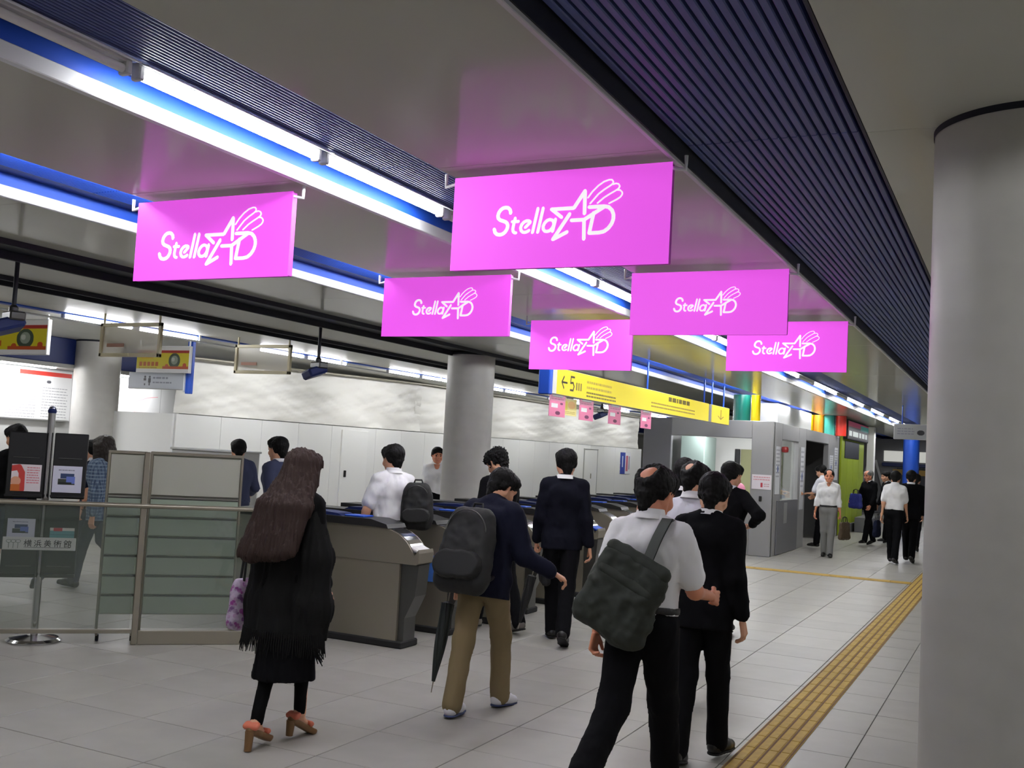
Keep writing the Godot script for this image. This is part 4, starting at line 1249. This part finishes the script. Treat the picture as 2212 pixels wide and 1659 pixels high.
# ---------------------------------------------------------------- the staff office
func build_kiosk() -> void:
	var x0 := -6.62
	var x1 := -4.1
	var z0 := -19.32
	var z1 := -27.2
	var k := thing("staff_office", "grey metal station staff office with an open counter window beyond the gates", "booth", V(x1, 0, z0))
	var W := x1 - x0
	part("front_pillar", Geo.new().box(V(-.2, 1.25, -.06), V(.4, 2.5, .12), .01), M.kiosk, k)
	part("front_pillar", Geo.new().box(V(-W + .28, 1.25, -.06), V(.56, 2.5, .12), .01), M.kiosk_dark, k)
	part("lintel", Geo.new().box(V(-1.18, 2.335, -.06), V(1.56, .33, .12), .01), M.kiosk, k)
	part("counter_wall", Geo.new().box(V(-1.18, .5, -.06), V(1.56, 1.0, .12), .01), M.kiosk, k)
	part("counter", Geo.new().box(V(-1.18, 1.015, -.05), V(1.56, .03, .34), .006), M.kiosk_dark, k)
	part("roof", Geo.new().box(V(-W / 2, 2.48, (z1 - z0) / 2), V(W - .02, .04, z0 - z1 - .02), .006), M.kiosk, k)
	var sd := [[-.05, -.8, 0.0, 2.5], [-.8, -2.49, 2.19, 2.5], [-.8, -2.49, 0.0, 1.0], [-2.49, -3.28, 0.0, 2.5], [-3.28, -6.16, 2.26, 2.5], [-6.16, -7.88, 0.0, 2.5]]
	for e in sd:
		part("side_panel", Geo.new().box(V(-.06, (e[2] + e[3]) / 2, (e[0] + e[1]) / 2), V(.12, e[3] - e[2] - .004, e[0] - e[1] - .006), .008), M.kiosk, k)
	part("side_window", Geo.new().box(V(-.08, 1.6, -1.64), V(.01, 1.18, 1.66)), M.glass, k)
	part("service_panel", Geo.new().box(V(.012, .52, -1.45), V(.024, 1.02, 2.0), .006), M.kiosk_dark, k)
	part("vent_label", Geo.new().box(V(.026, .78, -1.2), V(.006, .4, .3), .002), M.kiosk, k)
	part("back_wall", Geo.new().box(V(-W / 2, 1.25, -3.2), V(W - .2, 2.46, .1), .006), M.white_paint, k)
	part("far_wall", Geo.new().box(V(-W / 2, 1.25, z1 - z0 - .0 + .06), V(W, 2.5, .12), .006), M.kiosk, k)
	part("left_wall", Geo.new().box(V(-W + .05, 1.25, -4.0), V(.1, 2.46, 7.6), .006), M.kiosk, k)
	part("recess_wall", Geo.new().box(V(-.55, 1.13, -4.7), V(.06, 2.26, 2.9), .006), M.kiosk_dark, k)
	var dr := part("door", Geo.new().box(V(-.51, 1.05, -4.3), V(.04, 2.1, .95), .006), M.kiosk, k)
	part("door_gap", Geo.new().box(V(-.487, 1.05, -3.81), V(.006, 2.1, .02)), M.slot, dr)
	part("door_jamb", Geo.new().box(V(-1.42, 1.0, -3.1), V(.1, 2.0, .08), .006), M.black_plastic, k)
	part("inner_board", Geo.new().box(V(-.9, 1.3, -3.12), V(.9, 1.4, .05), .006), mat("board_green", col(150, 150, 110), .6), k)
	part("inner_cabinet", Geo.new().box(V(-1.95, 1.1, -1.9), V(.5, 2.2, .9), .01), mat("cabinet_green", col(140, 156, 150), .5), k)
	# its own ceiling lamp
	var lp := thing("office_lamp", "small ceiling lamp inside the staff office, behind the lintel", "lamp", V(x1 - 1.1, 2.42, z0 - 1.2))
	part("diffuser", Geo.new().box(V(0, 0, 0), V(1.3, .03, .16), .006), M.tube_lit, lp)
	var l := AreaLight3D.new()
	l.name = "light"; l.area_size = Vector2(1.3, .16); l.light_energy = 1.3; l.light_color = col(244, 246, 250); l.area_range = 12.0; l.shadow_enabled = true
	l.rotation.x = -PI / 2; l.position = V(0, -.02, 0)
	lp.add_child(l)
	var n1 := texmat("notice_red", func(im): im.fill(col(232, 224, 230)); lines_of_text(im, 8, 10, 80, 2, 12, 5, col(214, 150, 160)); rect(im, 44, 40, 10, 22, col(190, 60, 70)); lines_of_text(im, 60, 44, 30, 2, 10, 4, col(200, 150, 160)), 96, 72)
	tag(part("notice", face(.36, .27, Transform3D()), n1, null, V(-4.29, 1.37, z0 + .004)), "white notice with a red mark on the front corner pillar of the staff office", "notice")
	tag(part("intercom", Geo.new().box(V(0, 0, 0), V(.05, .1, .03), .008), M.black_plastic, null, V(-4.3, 1.06, z0 + .016)), "small dark call button under the notice on the office pillar", "intercom")
	var n2 := texmat("notice_grey", func(im): im.fill(col(214, 216, 220)); lines_of_text(im, 6, 8, 50, 8, 10, 4, col(150, 150, 160)); disc(im, 32, 60, 9, col(70, 90, 150)), 64, 128)
	tag(part("notice", face(.4, .9, Transform3D(Basis(Vector3.UP, PI / 2), Vector3.ZERO)), n2, null, V(-4.094, 1.6, -19.75)), "tall pale notice on the side of the staff office near its corner", "notice")
	tag(part("notice", face(.4, 1.3, Transform3D(Basis(Vector3.UP, PI / 2), Vector3.ZERO)), n2, null, V(-4.094, 1.45, -22.2)), "tall pale notice with a blue disc between window and door recess of the office", "notice")
	tag(part("notice", face(.5, .6, Transform3D(Basis(Vector3.UP, PI / 2), Vector3.ZERO)), n2, null, V(-4.094, 1.7, -25.9)), "pale notice right of the door recess of the staff office, the nearer of two", "notice")
	tag(part("notice", face(.5, .8, Transform3D(Basis(Vector3.UP, PI / 2), Vector3.ZERO)), n2, null, V(-4.094, 1.8, -26.6)), "pale notice at the far corner of the staff office side", "notice")
	tag(part("alarm_lamp", Geo.new().lathe([Vector2(0, -.06), Vector2(.06, -.05), Vector2(.07, 0), Vector2(.06, .05), Vector2(0, .06)], 16), mat("alarm_red", col(150, 40, 40), .4), null, V(-4.02, 2.0, -20.0)), "small dark red lamp on the side of the staff office", "lamp")
	tag(part("counter_ornament", Geo.new().blob([[V(0, 0, 0), V(0, .08, 0), .1, .12]], .012, .02), mat("pink_plastic", col(238, 150, 180), .5), null, V(-4.72, 1.13, z0 - .05)), "small rounded pink and white object on the office counter", "ornament")
	# coloured drums between the office roof and the ceiling, and a white block
	for e in [[-4.78, -19.62, .165, col(20, 104, 92), "dark green round column piece over the front of the staff office"], [-4.5, -19.55, .085, col(236, 206, 20), "slim yellow round column piece beside the green one"],
		[-4.78, -26.5, .13, col(196, 178, 20), "yellow round column piece over the far end of the office, first of four"], [-4.52, -26.5, .13, col(236, 150, 40), "orange round column piece over the far end of the office"],
		[-4.26, -26.5, .13, col(70, 176, 160), "teal round column piece over the far end of the office"], [-4.0, -26.6, .13, col(226, 60, 48), "red round column piece at the far corner of the office"]]:
		var key: String = "drum_%s" % e[4].get_slice(" ", 0)
		if e[2] == .085: key = "drum_bright_yellow"
		tag(part("column_piece", Geo.new().lathe([Vector2(0, 2.5), Vector2(e[2], 2.5), Vector2(e[2], 2.995)], 32), mat(key, e[3], .25), null, V(e[0], 0, e[1])), e[4], "column")
	tag(part("ceiling_block", Geo.new().box(V(-5.0, 2.745, -23.85), V(.84, .49, 3.9), .01), M.white_paint), "white block between the office roof and the ceiling, brightly lit", "bulkhead")

# ---------------------------------------------------------------- the far end of the concourse
func build_far_end() -> void:
	var gw := thing("green_wall", "olive green wall panels beyond the staff office", "wall panel", V(-4.15, 0, -29.6))
	for k in 4: part("panel", Geo.new().box(V(0, 1.28, 1.6 - 1.06 * k), V(.1, 2.55, 1.04), .008), mat("olive", col(150, 170, 24), .5), gw)
	part("plinth", Geo.new().box(V(.02, .12, 0), V(.12, .24, 4.2), .006), M.kiosk_dark, gw)
	part("dark_opening", Geo.new().box(V(.055, 2.2, .3), V(.02, .45, 2.6), .004), M.slot, gw)
	var sg := texmat("shop_sign", func(im): im.fill(col(36, 40, 40)); rect(im, 0, 0, 256, 22, col(140, 60, 80)); rect(im, 150, 6, 106, 24, col(60, 130, 120)); lines_of_text(im, 10, 40, 230, 1, 10, 22, col(226, 236, 230), 12), 256, 72, .5)
	var s := thing("shop_sign", "dark shop sign with white lettering above the olive wall", "sign", V(-4.0, 2.72, -29.7))
	part("box", Geo.new().box(V(-.06, 0, 0), V(.14, .5, 4.0), .01), M.slot, s)
	part("print", face(3.9, .44, Transform3D(Basis(Vector3.UP, PI / 2), V(.014, 0, 0))), sg, s)
	tag(part("post", Geo.new().box(V(0, 1.49, 0), V(.2, 2.98, .34), .01), M.white_paint, null, V(-4.0, 0, -32.5)), "tall white square post beyond the olive wall", "post")
	tag(part("post", Geo.new().lathe([Vector2(.24, 0), Vector2(.24, 2.98)], 32), M.strip_blue, null, V(-3.05, 0, -34.5)), "bright blue round post far down the concourse", "post")
	# shop fronts across the end
	var sf := thing("shop", "distant shop front with a white sign band and dark doorway closing the view", "shop", V(-4.6, 0, -44.0))
	part("wall", Geo.new().box(V(0, 1.5, 0), V(7.4, 2.98, .2), .01), M.kiosk_dark, sf)
	part("sign_band", Geo.new().box(V(.65, 2.3, .14), V(1.9, .42, .08), .01), glow("band_white", col(236, 236, 228), .55, col(200, 200, 196)), sf)
	part("awning", Geo.new().box(V(.75, 1.96, .2), V(2.2, .14, .3), .02), M.strip_navy, sf)
	part("doorway", Geo.new().box(V(.9, .93, .11), V(1.4, 1.84, .04), .01), mat("door_dark", col(60, 62, 70), .5), sf)
	part("warm_panel", Geo.new().box(V(.7, 1.68, .14), V(1.3, .22, .05), .01), mat("warm_tan", col(176, 142, 70), .6), sf)
	for e in [-1.1, -.35]: part("frame_bar", Geo.new().box(V(e, 1.2, .16), V(.09, 1.9, .08), .01, Basis(Vector3.BACK, .28 * (1 if e > -.6 else -1))), M.fixture, sf)
	tag(part("bench", Geo.new().box(V(0, .2, 0), V(.45, .4, 2.2), .01), M.kiosk_dark, null, V(-3.78, 0, -30.6)), "low grey ledge at the foot of the olive wall", "ledge")
# ---------------------------------------------------------------- the crowd
func at_person(root: Node3D, jt: Dictionary) -> Transform3D:   # from the joints' axes into the world
	return root.transform * (jt["S"] as Transform3D)

func backpack(label: String, root: Node3D, off: Transform3D, size: Vector3, m: Material, straps := true) -> Node3D:
	var X := at_person(root, J) * (J["O"] as Transform3D) * off
	var o := thing("backpack", label, "backpack", X.origin)
	o.transform = Transform3D(X.basis.orthonormalized(), X.origin)
	var h := size / 2
	var r := minf(h.x, h.z) * .62
	var b := []
	for k in 9:
		var yy := lerpf(-h.y + r, h.y - r, k / 8.0)
		var ww := (h.x - r) * (1.0 - .25 * pow(k / 8.0, 4.0))
		var rr := r * (1.12 - .22 * pow(k / 8.0, 2.0))
		b.append([V(-ww, yy, -.01), V(ww, yy, -.01), rr, rr])
	part("bag", Geo.new().blob(b, .011, .05, .007, V(9, 9, 9), folds), m, o)
	part("front_pocket", Geo.new().blob([[V(-h.x * .45, -h.y * .42, -h.z * .95), V(h.x * .45, -h.y * .42, -h.z * .95), h.y * .32, h.y * .32], [V(0, 0, -1), h.z * 1.35], [V(0, 0, 1), -h.z * .5]], .011, .03, .008, V(16, 16, 16), folds), m, o)
	var zp := []
	for k in 15:
		var a := PI * k / 14.0
		zp.append(V(cos(a) * h.x * .8, h.y * .35 + sin(a) * h.y * .5, -h.z * .98 + .03 * (1 - sin(a))))
	part("zip", Geo.new().tube(zp, .004, 6), M.steel_dark, o)
	part("grab_loop", Geo.new().tube([V(-.04, h.y * .95, .02), V(-.03, h.y * 1.1, .02), V(.03, h.y * 1.1, .02), V(.04, h.y * .95, .02)], .008, 8), M.bag_black, o)
	if straps:
		for sx in [-1.0, 1.0]:
			part("strap", Geo.new().tube([V(sx * h.x * .5, h.y * .85, h.z * .4), V(sx * h.x * .62, h.y * .98, h.z + .06), V(sx * h.x * .72, h.y * .8, h.z + .19), V(sx * h.x * .8, h.y * .2, h.z + .25), V(sx * h.x * .9, -h.y * .3, h.z + .12), V(sx * h.x * .7, -h.y * .7, h.z * .5)], .016, 8), M.bag_black, o)
	return o

func hand_bag(label: String, at: Vector3, yaw: float, size: Vector3, m: Material, hl := .14) -> Node3D:
	var o := thing("hand_bag", label, "bag", at, yaw)
	var h := size / 2
	var r := h.z * .8
	var b := []
	for k in 9:
		var t := k / 8.0
		var ww := (h.x - r) * (1.0 - .16 * t)
		b.append([V(-ww, lerpf(-h.y + r, h.y - r * .7, t), 0), V(ww, lerpf(-h.y + r, h.y - r * .7, t), 0), r * (1.0 - .25 * t), r * (1.0 - .25 * t)])
	part("bag", Geo.new().blob(b, .014, .03, .008, V(12, 12, 12), folds), m, o)
	for s in [-1.0, 1.0]:
		part("handle", Geo.new().tube([V(-h.x * .4, h.y * .9, s * .02), V(-h.x * .3, h.y + hl * .8, s * .012), V(0, h.y + hl, s * .008), V(h.x * .3, h.y + hl * .8, s * .012), V(h.x * .4, h.y * .9, s * .02)], .008, 8), M.bag_black if m != M.bag_black else M.charcoal, o)
	return o

func build_people() -> void:
	# the woman with long hair, seen from behind
	var hx := func(jt):
		var H: Transform3D = jt["H"]
		var r := []
		for k in 9:
			var t := (k - 4) / 4.0
			var top := V(t * .07, .0 - .03 * t * t, -.06 + .035 * t * t)
			var mid := V(t * .135 + .0, -.22, -.15 + .03 * t * t)
			var end := V(t * .17 + .03, -.47 - .03 * (1 - t * t) - (.03 if k > 5 else 0.0), -.2 + .02 * t * t)
			r.append([top, mid, .05, .052]); r.append([mid, end, .052, .038])
		r.append([V(0, .04, -.03), V(0, -.1, -.07), .088, .08])
		return moved(r, H)
	var w := person({"h": 1.6, "at": [-3.7, -4.79], "yaw": 178, "label": "woman seen from behind with very long brown hair, dark fringed shawl and heeled sandals", "q": 1.0, "w": .88,
		"legs": [-8, 12, 14, 6], "track": .015, "feet": [24, 30], "arms": [[4, 12, 20, 10], [2, 10, 24, 8]], "lean": 2, "nod": 6, "hair": "long", "hair_extra": hx, "hairmat": M.hair_brown, "hairamp": .0125, "hairns": V(40, 3, 40), "hairk": .03,
		"lower": "leggings", "trousers": M.black_cloth, "slim": .78, "hem": .75, "legamp": .004, "top": "jacket", "topmat": M.black_cloth, "topname": "dress", "collar": false, "shoes": false})
	var S: Transform3D = J["S"]
	var O: Transform3D = J["O"]
	var sb := [[V(0, .44, -.03), V(0, -.1, -.05), .1, .13], [V(0, -.1, -.05), V(0, -.45, -.06), .13, .15]]
	for s in [-1.0, 1.0]:
		sb += [[V(s * .12, .45, -.02), V(s * .19, .15, -.0), .075, .095], [V(s * .19, .15, 0), V(s * .19, -.15, .0), .095, .11], [V(s * .19, -.15, 0), V(s * .165, -.45, -.02), .11, .12]]
	sb.append([V(0, -1, 0), .34])
	part("shawl", Geo.new().blob(moved(moved(sb, O), S), .012, .05, .018, V(15, 1.6, 15), folds), M.shawl, w)
	var fr := Geo.new()
	for k in 110:
		var a := TAU * k / 110.0
		var p := O * V(cos(a) * .285, -.3, sin(a) * .165 - .03)
		fr.tube([S * p, S * (p + V(cos(a) * .008, -.07, sin(a) * .01)), S * (p + V(cos(a) * .012 + .008 * sin(k * 7.0), -.13 - .02 * sin(k * 3.0), sin(a) * .014 + .008 * cos(k * 5.0)))], [.005, .004, .002], 5)
	for k in 7:   # the trailing tassels at the right corner
		var p := O * V(-.25 + .012 * k, -.33, -.05)
		fr.tube([S * p, S * (p + V(-.04 - .005 * k, -.05, 0)), S * (p + V(-.07 - .01 * k + .02 * sin(k * 4.0), -.1 - .008 * k, .01))], [.006, .006, .003], 5)
	part("fringe", fr, M.shawl, w)
	var sk := [[V(0, .05, 0), V(-.01, -.4, -.01), .14, .155], [V(-.01, -.4, -.01), V(-.02, -.7, -.02), .155, .185], [V(-.06, -.3, 0), V(-.12, -.72, -.03), .1, .13], [V(.06, -.3, 0), V(.07, -.72, -.02), .1, .115], [V(-.05, -1, 0).normalized(), .6]]
	part("skirt", Geo.new().blob(moved(moved(sk, O), S), .013, .05, .018, V(12, 1.4, 12), folds), M.suit, w)
	for i in 2:
		var F: Transform3D = S * (J["foot%d" % i] as Transform3D)
		var ps := part("sandal", Geo.new().blob(moved([[V(0, -.07, -.035), V(0, -.07, .02), .032, .03], [V(0, -.07, .02), V(0, -.064, .15), .03, .042], [V(0, 1, 0), -.052], [V(0, -1, 0), .09]], F), .007, .02), M.wood_heel, w)
		part("strap", Geo.new().blob(moved([[V(-.036, -.05, -.05), V(.036, -.05, -.05), .018, .018], [V(-.034, -.03, -.035), V(.034, -.03, -.035), .016, .016]], F), .007, .02), M.coral, ps)
		part("toe_strap", Geo.new().blob(moved([[V(-.032, -.04, .1), V(.032, -.04, .1), .018, .018]], F), .007, .02), M.coral, ps)
		var hp := F * V(0, -.085, -.04)
		var gnd := 0.004 if i == 0 else hp.y - .075
		part("heel", Geo.new().tube([hp + V(0, .01, 0), V(hp.x, gnd, hp.z - .008)], [.026, .02], 12), M.wood_heel, ps)
	var tote := texmat("tote_print", func(im):
		im.fill(col(190, 176, 196))
		for k in 60: disc(im, (k * 37) % 96, (k * 53) % 96, 4 + k % 4, [col(150, 60, 140), col(120, 80, 130), col(210, 190, 214)][k % 3]), 96, 96)
	tote.uv1_triplanar = true; tote.uv1_scale = V(5, 5, 5); tote.texture_repeat = true
	hand_bag("purple patterned tote bag hanging at the left side of the long haired woman", V(-4.05, .72, -4.86), 70, V(.26, .3, .1), tote, .2)

	# the stooping man in khaki trousers
	var kh := person({"h": 1.64, "at": [-3.13, -6.08], "yaw": 178, "label": "stooping man in dark navy jacket, khaki trousers and white sneakers, carrying an umbrella", "q": 1.05, "w": 1.05,
		"legs": [-16, 2, 22, 14], "feet": [2, 4], "arms": [[0, 10, 14, 6], [10, 20, 30, -42]], "curls": [70, 38], "lean": 10, "slump": .05, "nod": 26, "look": -22, "hairmat": M.hair,
		"trousers": M.khaki, "slim": 1.06, "top": "jacket", "topmat": M.jacket_navy, "hemy": -.12, "loose": .012, "collarmat": M.jacket_navy, "shoemat": M.sneaker, "solemat": M.sneaker_sole})
	backpack("black backpack on the stooping man in khaki trousers", kh, Transform3D(Basis(Vector3.RIGHT, .12), V(.03, .18, -.235)), V(.36, .56, .2), M.bag_black)
	umbrella("long furled dark green umbrella hanging from the left hand of the khaki trousered man", V(-3.34, .80, -6.02), V(-3.35, .13, -5.85), M.umbrella_green)

	# the balding man with the shoulder bag
	var bd := person({"h": 1.71, "at": [-1.67, -5.0], "yaw": 176, "label": "balding man in white short sleeved shirt and black trousers, nearest of the crowd", "q": 1.0, "w": 1.1,
		"legs": [-24, 30, 20, 4], "feet": [42, -4], "arms": [[-6, 8, 10, 0], [14, 14, 70, 0]], "curls": [40, 58], "lean": 5, "nod": 13, "look": -10, "headsize": 1.12, "hair": "bald", "skin": M.skin_red,
		"trousers": M.suit, "slim": 1.12, "top": "shirt", "topmat": M.white_shirt, "loose": .008, "belt": M.black_plastic})
	var X := at_person(bd, J) * (J["O"] as Transform3D)
	var sbg := thing("shoulder_bag", "dark green shoulder bag slung across the back of the balding man", "bag", X * V(.03, .16, -.21))
	sbg.transform = Transform3D(X.basis.orthonormalized() * Basis(Vector3.BACK, .42), sbg.position)
	var bb := []
	for y in 9:
		var yy := -.18 + .042 * y
		bb.append([V(-.135 + .002 * y, yy, 0), V(.135 - .002 * y, yy, 0), .062 - .002 * y, .062 - .002 * y])
	part("bag", Geo.new().blob(bb, .011, .05, .016, V(9, 9, 9), folds), M.bag_green, sbg)
	part("flap", Geo.new().blob([[V(-.14, .17, -.01), V(.14, .17, -.01), .04, .04], [V(-.13, .06, -.035), V(.13, .06, -.035), .035, .035]], .011, .03, .008, V(9, 9, 9), folds), M.bag_green, sbg)
	var inv := sbg.transform.affine_inverse() * X
	part("strap", Geo.new().sheet(14, 2, func(u, v):
		var q := Curve3D.new()
		q.add_point(inv * V(-.07, .3, -.2), Vector3.ZERO, inv.basis * V(-.02, .1, 0)); q.add_point(inv * V(-.115, .54, -.075), inv.basis * V(.0, -.06, -.05), inv.basis * V(0, .04, .04)); q.add_point(inv * V(-.12, .4, .15), inv.basis * V(0, .1, 0), Vector3.ZERO)
		return q.sample_baked(q.get_baked_length() * u) + inv.basis * V((v - .5) * .055, 0, 0), .01), M.bag_strap, sbg)

	# the man in a dark suit beside him
	person({"h": 1.64, "at": [-1.6, -5.85], "yaw": 174, "label": "man in a black suit walking just beyond the balding man's right shoulder", "q": 1.1, "legs": [-8, 10, 14, 4], "feet": [14, 0],
		"arms": [[4, 8, 14, 0], [-4, 8, 18, 0]], "lean": 5, "nod": 14, "look": 6, "slump": .02, "w": 1.04})
	# the man with his elbow out
	person({"h": 1.72, "at": [-2.56, -10.05], "yaw": 168, "label": "man in a black suit with his right elbow sticking out, near the staff office", "q": 1.5, "legs": [18, 6, -10, 8], "feet": [0, 10],
		"arms": [[4, 8, 14, 0], [-16, 52, 62, 112]], "lean": 5, "nod": 8, "look": -12, "hairmat": M.hair})
	# two heads between
	person({"h": 1.7, "at": [-2.08, -7.14], "yaw": 176, "label": "man in a white shirt with thinning crown, behind the two suits", "q": 1.4, "hair": "thin", "top": "shirt", "topmat": M.pale_shirt, "lean": 5, "nod": 10, "look": -14})
	person({"h": 1.72, "at": [-2.47, -8.25], "yaw": 180, "label": "man in a dark jacket with white collar, his head just left of the thinning crown", "q": 1.6, "lean": 3, "nod": 6})
	# the tall man in a navy suit
	person({"h": 1.76, "at": [-3.72, -8.72], "yaw": -158, "label": "tall young man in a dark navy suit with white collar, walking towards the gates", "q": 1.3, "legs": [14, 4, -14, 16], "feet": [0, 26],
		"arms": [[2, 10, 20, 4], [-6, 10, 10, 0]], "curls": [70, 30], "topmat": mat("suit_navy", col(19, 20, 29), .85, 0.0, .2), "lean": 1, "nod": 2, "look": 14, "hemy": -.1})
	umbrella("slim furled black umbrella held by the tall man in the navy suit", V(-3.93, .68, -8.62), V(-4.03, .1, -8.54), M.umbrella_black)
	hand_bag("black briefcase held with the umbrella by the tall suited man", V(-3.9, .62, -8.78), -60, V(.36, .26, .09), M.bag_black, .08)
	# the man bowing his head at the second lane
	person({"h": 1.74, "at": [-4.42, -8.84], "yaw": -112, "label": "man in a dark jacket with shaggy black hair bending his head at the gate", "q": 1.4, "hair": "mop", "legs": [18, 6, -12, 14], "feet": [0, 16],
		"arms": [[10, 10, 30, 0], [8, 10, 24, 0]], "lean": 5, "nod": 26, "look": 4, "hairamp": .024, "shoemat": M.grey_knit})
	# the student with a backpack in the first lane
	var st := person({"h": 1.69, "at": [-5.1, -8.0], "yaw": -128, "label": "young man in a white short sleeved shirt passing the first ticket gate", "q": 1.3, "top": "shirt", "topmat": M.white_shirt, "legs": [14, 6, -10, 10],
		"arms": [[4, 16, 12, 0], [20, 6, 40, 0]], "lean": 3, "nod": 4, "look": 16, "loose": .012, "w": 1.02, "belt": M.black_plastic})
	backpack("dark backpack hanging from the right shoulder of the man in white at the gate", st, Transform3D(Basis(Vector3.UP, -.5), V(-.18, .24, -.2)), V(.26, .42, .17), M.bag_black, false)
	var Xs := at_person(st, J) * (J["O"] as Transform3D)
	# beyond the gates
	person({"h": 1.7, "at": [-8.1, -13.9], "yaw": 40, "label": "person in a white shirt half hidden by the middle column", "q": 2.0, "top": "shirt", "topmat": M.white_shirt, "skin": M.skin_red, "face": true, "hair": "short"})
	person({"h": 1.72, "at": [-7.0, -8.76], "yaw": -96, "label": "dark haired man whose face shows left of the long haired woman", "q": 1.5, "face": true, "topmat": M.navy_worker, "collar": true})
	person({"h": 1.66, "at": [-8.56, -9.9], "yaw": -128, "label": "man in a grey blue work jacket walking away beyond the glass fence", "q": 1.7, "topmat": M.navy_worker, "trousers": M.navy_worker, "collarmat": M.navy_worker, "hemy": .0, "arms": [[10, 8, 30, 0], [10, 18, 60, 20]], "legs": [12, 4, -12, 10]})
	var bw := person({"h": 1.69, "at": [-8.7, -8.0], "yaw": -88, "label": "woman with bobbed hair and blue checked shirt striding left behind the fence", "q": 1.5, "face": true, "hair": "bob", "hairmat": M.hair_soft, "w": .92,
		"topmat": checks(), "loose": .01, "top": "jacket", "hemy": -.12, "trousers": M.jeans, "slim": .9, "legs": [26, 10, -20, 34], "feet": [-6, 30], "arms": [[-16, 8, 20, 0], [18, 8, 40, 0]], "nod": 6, "collarmat": M.white_shirt})
	person({"h": 1.62, "at": [-9.48, -8.55], "yaw": -88, "label": "person in a dark vest walking just ahead of the woman with bobbed hair", "q": 1.7, "face": true, "hair": "tied", "top": "shirt", "topmat": M.navy, "trousers": M.jeans, "w": .92, "legs": [22, 6, -18, 30], "feet": [0, 26], "arms": [[-20, 6, 40, 0], [20, 6, 40, 0]]})
	var fl := person({"h": 1.7, "at": [-9.22, -7.32], "yaw": -94, "label": "dark haired woman in black jacket over white at the left edge of the picture", "q": 1.5, "face": true, "hair": "short", "w": .92, "topmat": M.black_cloth, "trousers": M.skin, "lower": "bare_legs", "slim": .72, "hem": .7, "legamp": .0,
		"legs": [16, 6, -18, 26], "feet": [10, 36], "arms": [[10, 6, 60, 0], [-8, 6, 20, 0]], "nod": 12})
	var O2: Transform3D = J["O"]
	part("skirt", Geo.new().blob(moved(moved([[V(0, .1, 0), V(0, -.35, 0), .13, .19], [V(-.06, -.1, .0), V(-.09, -.5, .08), .12, .15], [V(.06, -.1, 0), V(.09, -.5, -.08), .12, .15], [V(0, -1, 0), .48]], O2), J["S"]), .018, .05, .012, V(12, 2, 12), folds), M.navy, fl)
	# the far concourse
	var fm := person({"h": 1.68, "at": [-3.28, -20.58], "yaw": 8, "label": "balding man in white long sleeved shirt and grey slacks walking towards the camera", "q": 1.5, "face": true, "hair": "receding", "skin": M.skin_red, "top": "shirt", "sleeves": "long", "topmat": M.white_shirt, "trousers": M.grey_slacks, "belt": M.black_plastic,
		"legs": [6, 4, -6, 4], "feet": [0, 4], "arms": [[0, 8, 6, 0], [4, 10, 8, 0]], "curls": [75, 35], "loose": .006})
	hand_bag("brown briefcase carried by the balding man in grey slacks", V(-2.96, .52, -20.52), 70, V(.38, .34, .1), M.bag_brown, .1)
	person({"h": 1.72, "at": [-3.62, -22.2], "yaw": -112, "label": "man in a white shirt with a dark strap standing at the office door recess", "q": 2.0, "face": true, "top": "shirt", "topmat": M.pale_shirt, "lean": 6, "nod": 14, "legs": [10, 2, -6, 2], "arms": [[30, 6, 60, 0], [20, 8, 60, 0]]})
	person({"h": 1.68, "at": [-3.05, -24.8], "yaw": -38, "label": "grey haired man in a dark suit holding a blue bag far down the concourse", "q": 2.0, "face": true, "hair": "receding", "skin": M.skin_red, "hairmat": M.grey_slacks, "legs": [14, 4, -10, 6], "arms": [[10, 8, 30, 0], [24, 10, 40, 0]]})
	hand_bag("blue shopping bag held by the grey haired man in the dark suit", V(-3.32, .98, -24.55), -30, V(.36, .34, .12), M.bag_blue, .1)
	person({"h": 1.66, "at": [-2.78, -25.9], "yaw": -60, "label": "man in black suit right behind the grey haired man with the blue bag", "q": 2.2, "face": true, "legs": [6, 2, -6, 2]})
	person({"h": 1.7, "at": [-2.07, -20.4], "yaw": 176, "label": "man in a white shirt with a dark strap, walking away beside the big column", "q": 1.7, "top": "shirt", "topmat": M.white_shirt, "legs": [8, 4, -6, 8], "feet": [0, 14], "loose": .012, "nod": 4})
	hand_bag("dark blue bag in the left hand of the white shirted man beside the column", V(-2.36, .62, -20.36), 80, V(.3, .32, .1), M.navy, .12)
	person({"h": 1.72, "at": [-1.84, -20.95], "yaw": 182, "label": "man in black half hidden by the big column", "q": 2.0, "legs": [8, 4, -8, 8]})
	person({"h": 1.68, "at": [-2.02, -24.2], "yaw": 180, "label": "person in dark clothes farthest off, between the two men beside the column", "q": 2.4})

func checks() -> Material:
	var m := texmat("check_cloth", func(im):
		im.fill(col(96, 116, 140))
		for k in 4: rect(im, k * 16, 0, 6, 64, col(60, 76, 104)); rect(im, 0, k * 16, 64, 5, col(140, 156, 172)), 64, 64)
	m.texture_repeat = true; m.uv1_triplanar = true; m.uv1_scale = V(7, 7, 7); m.roughness = .85
	return m
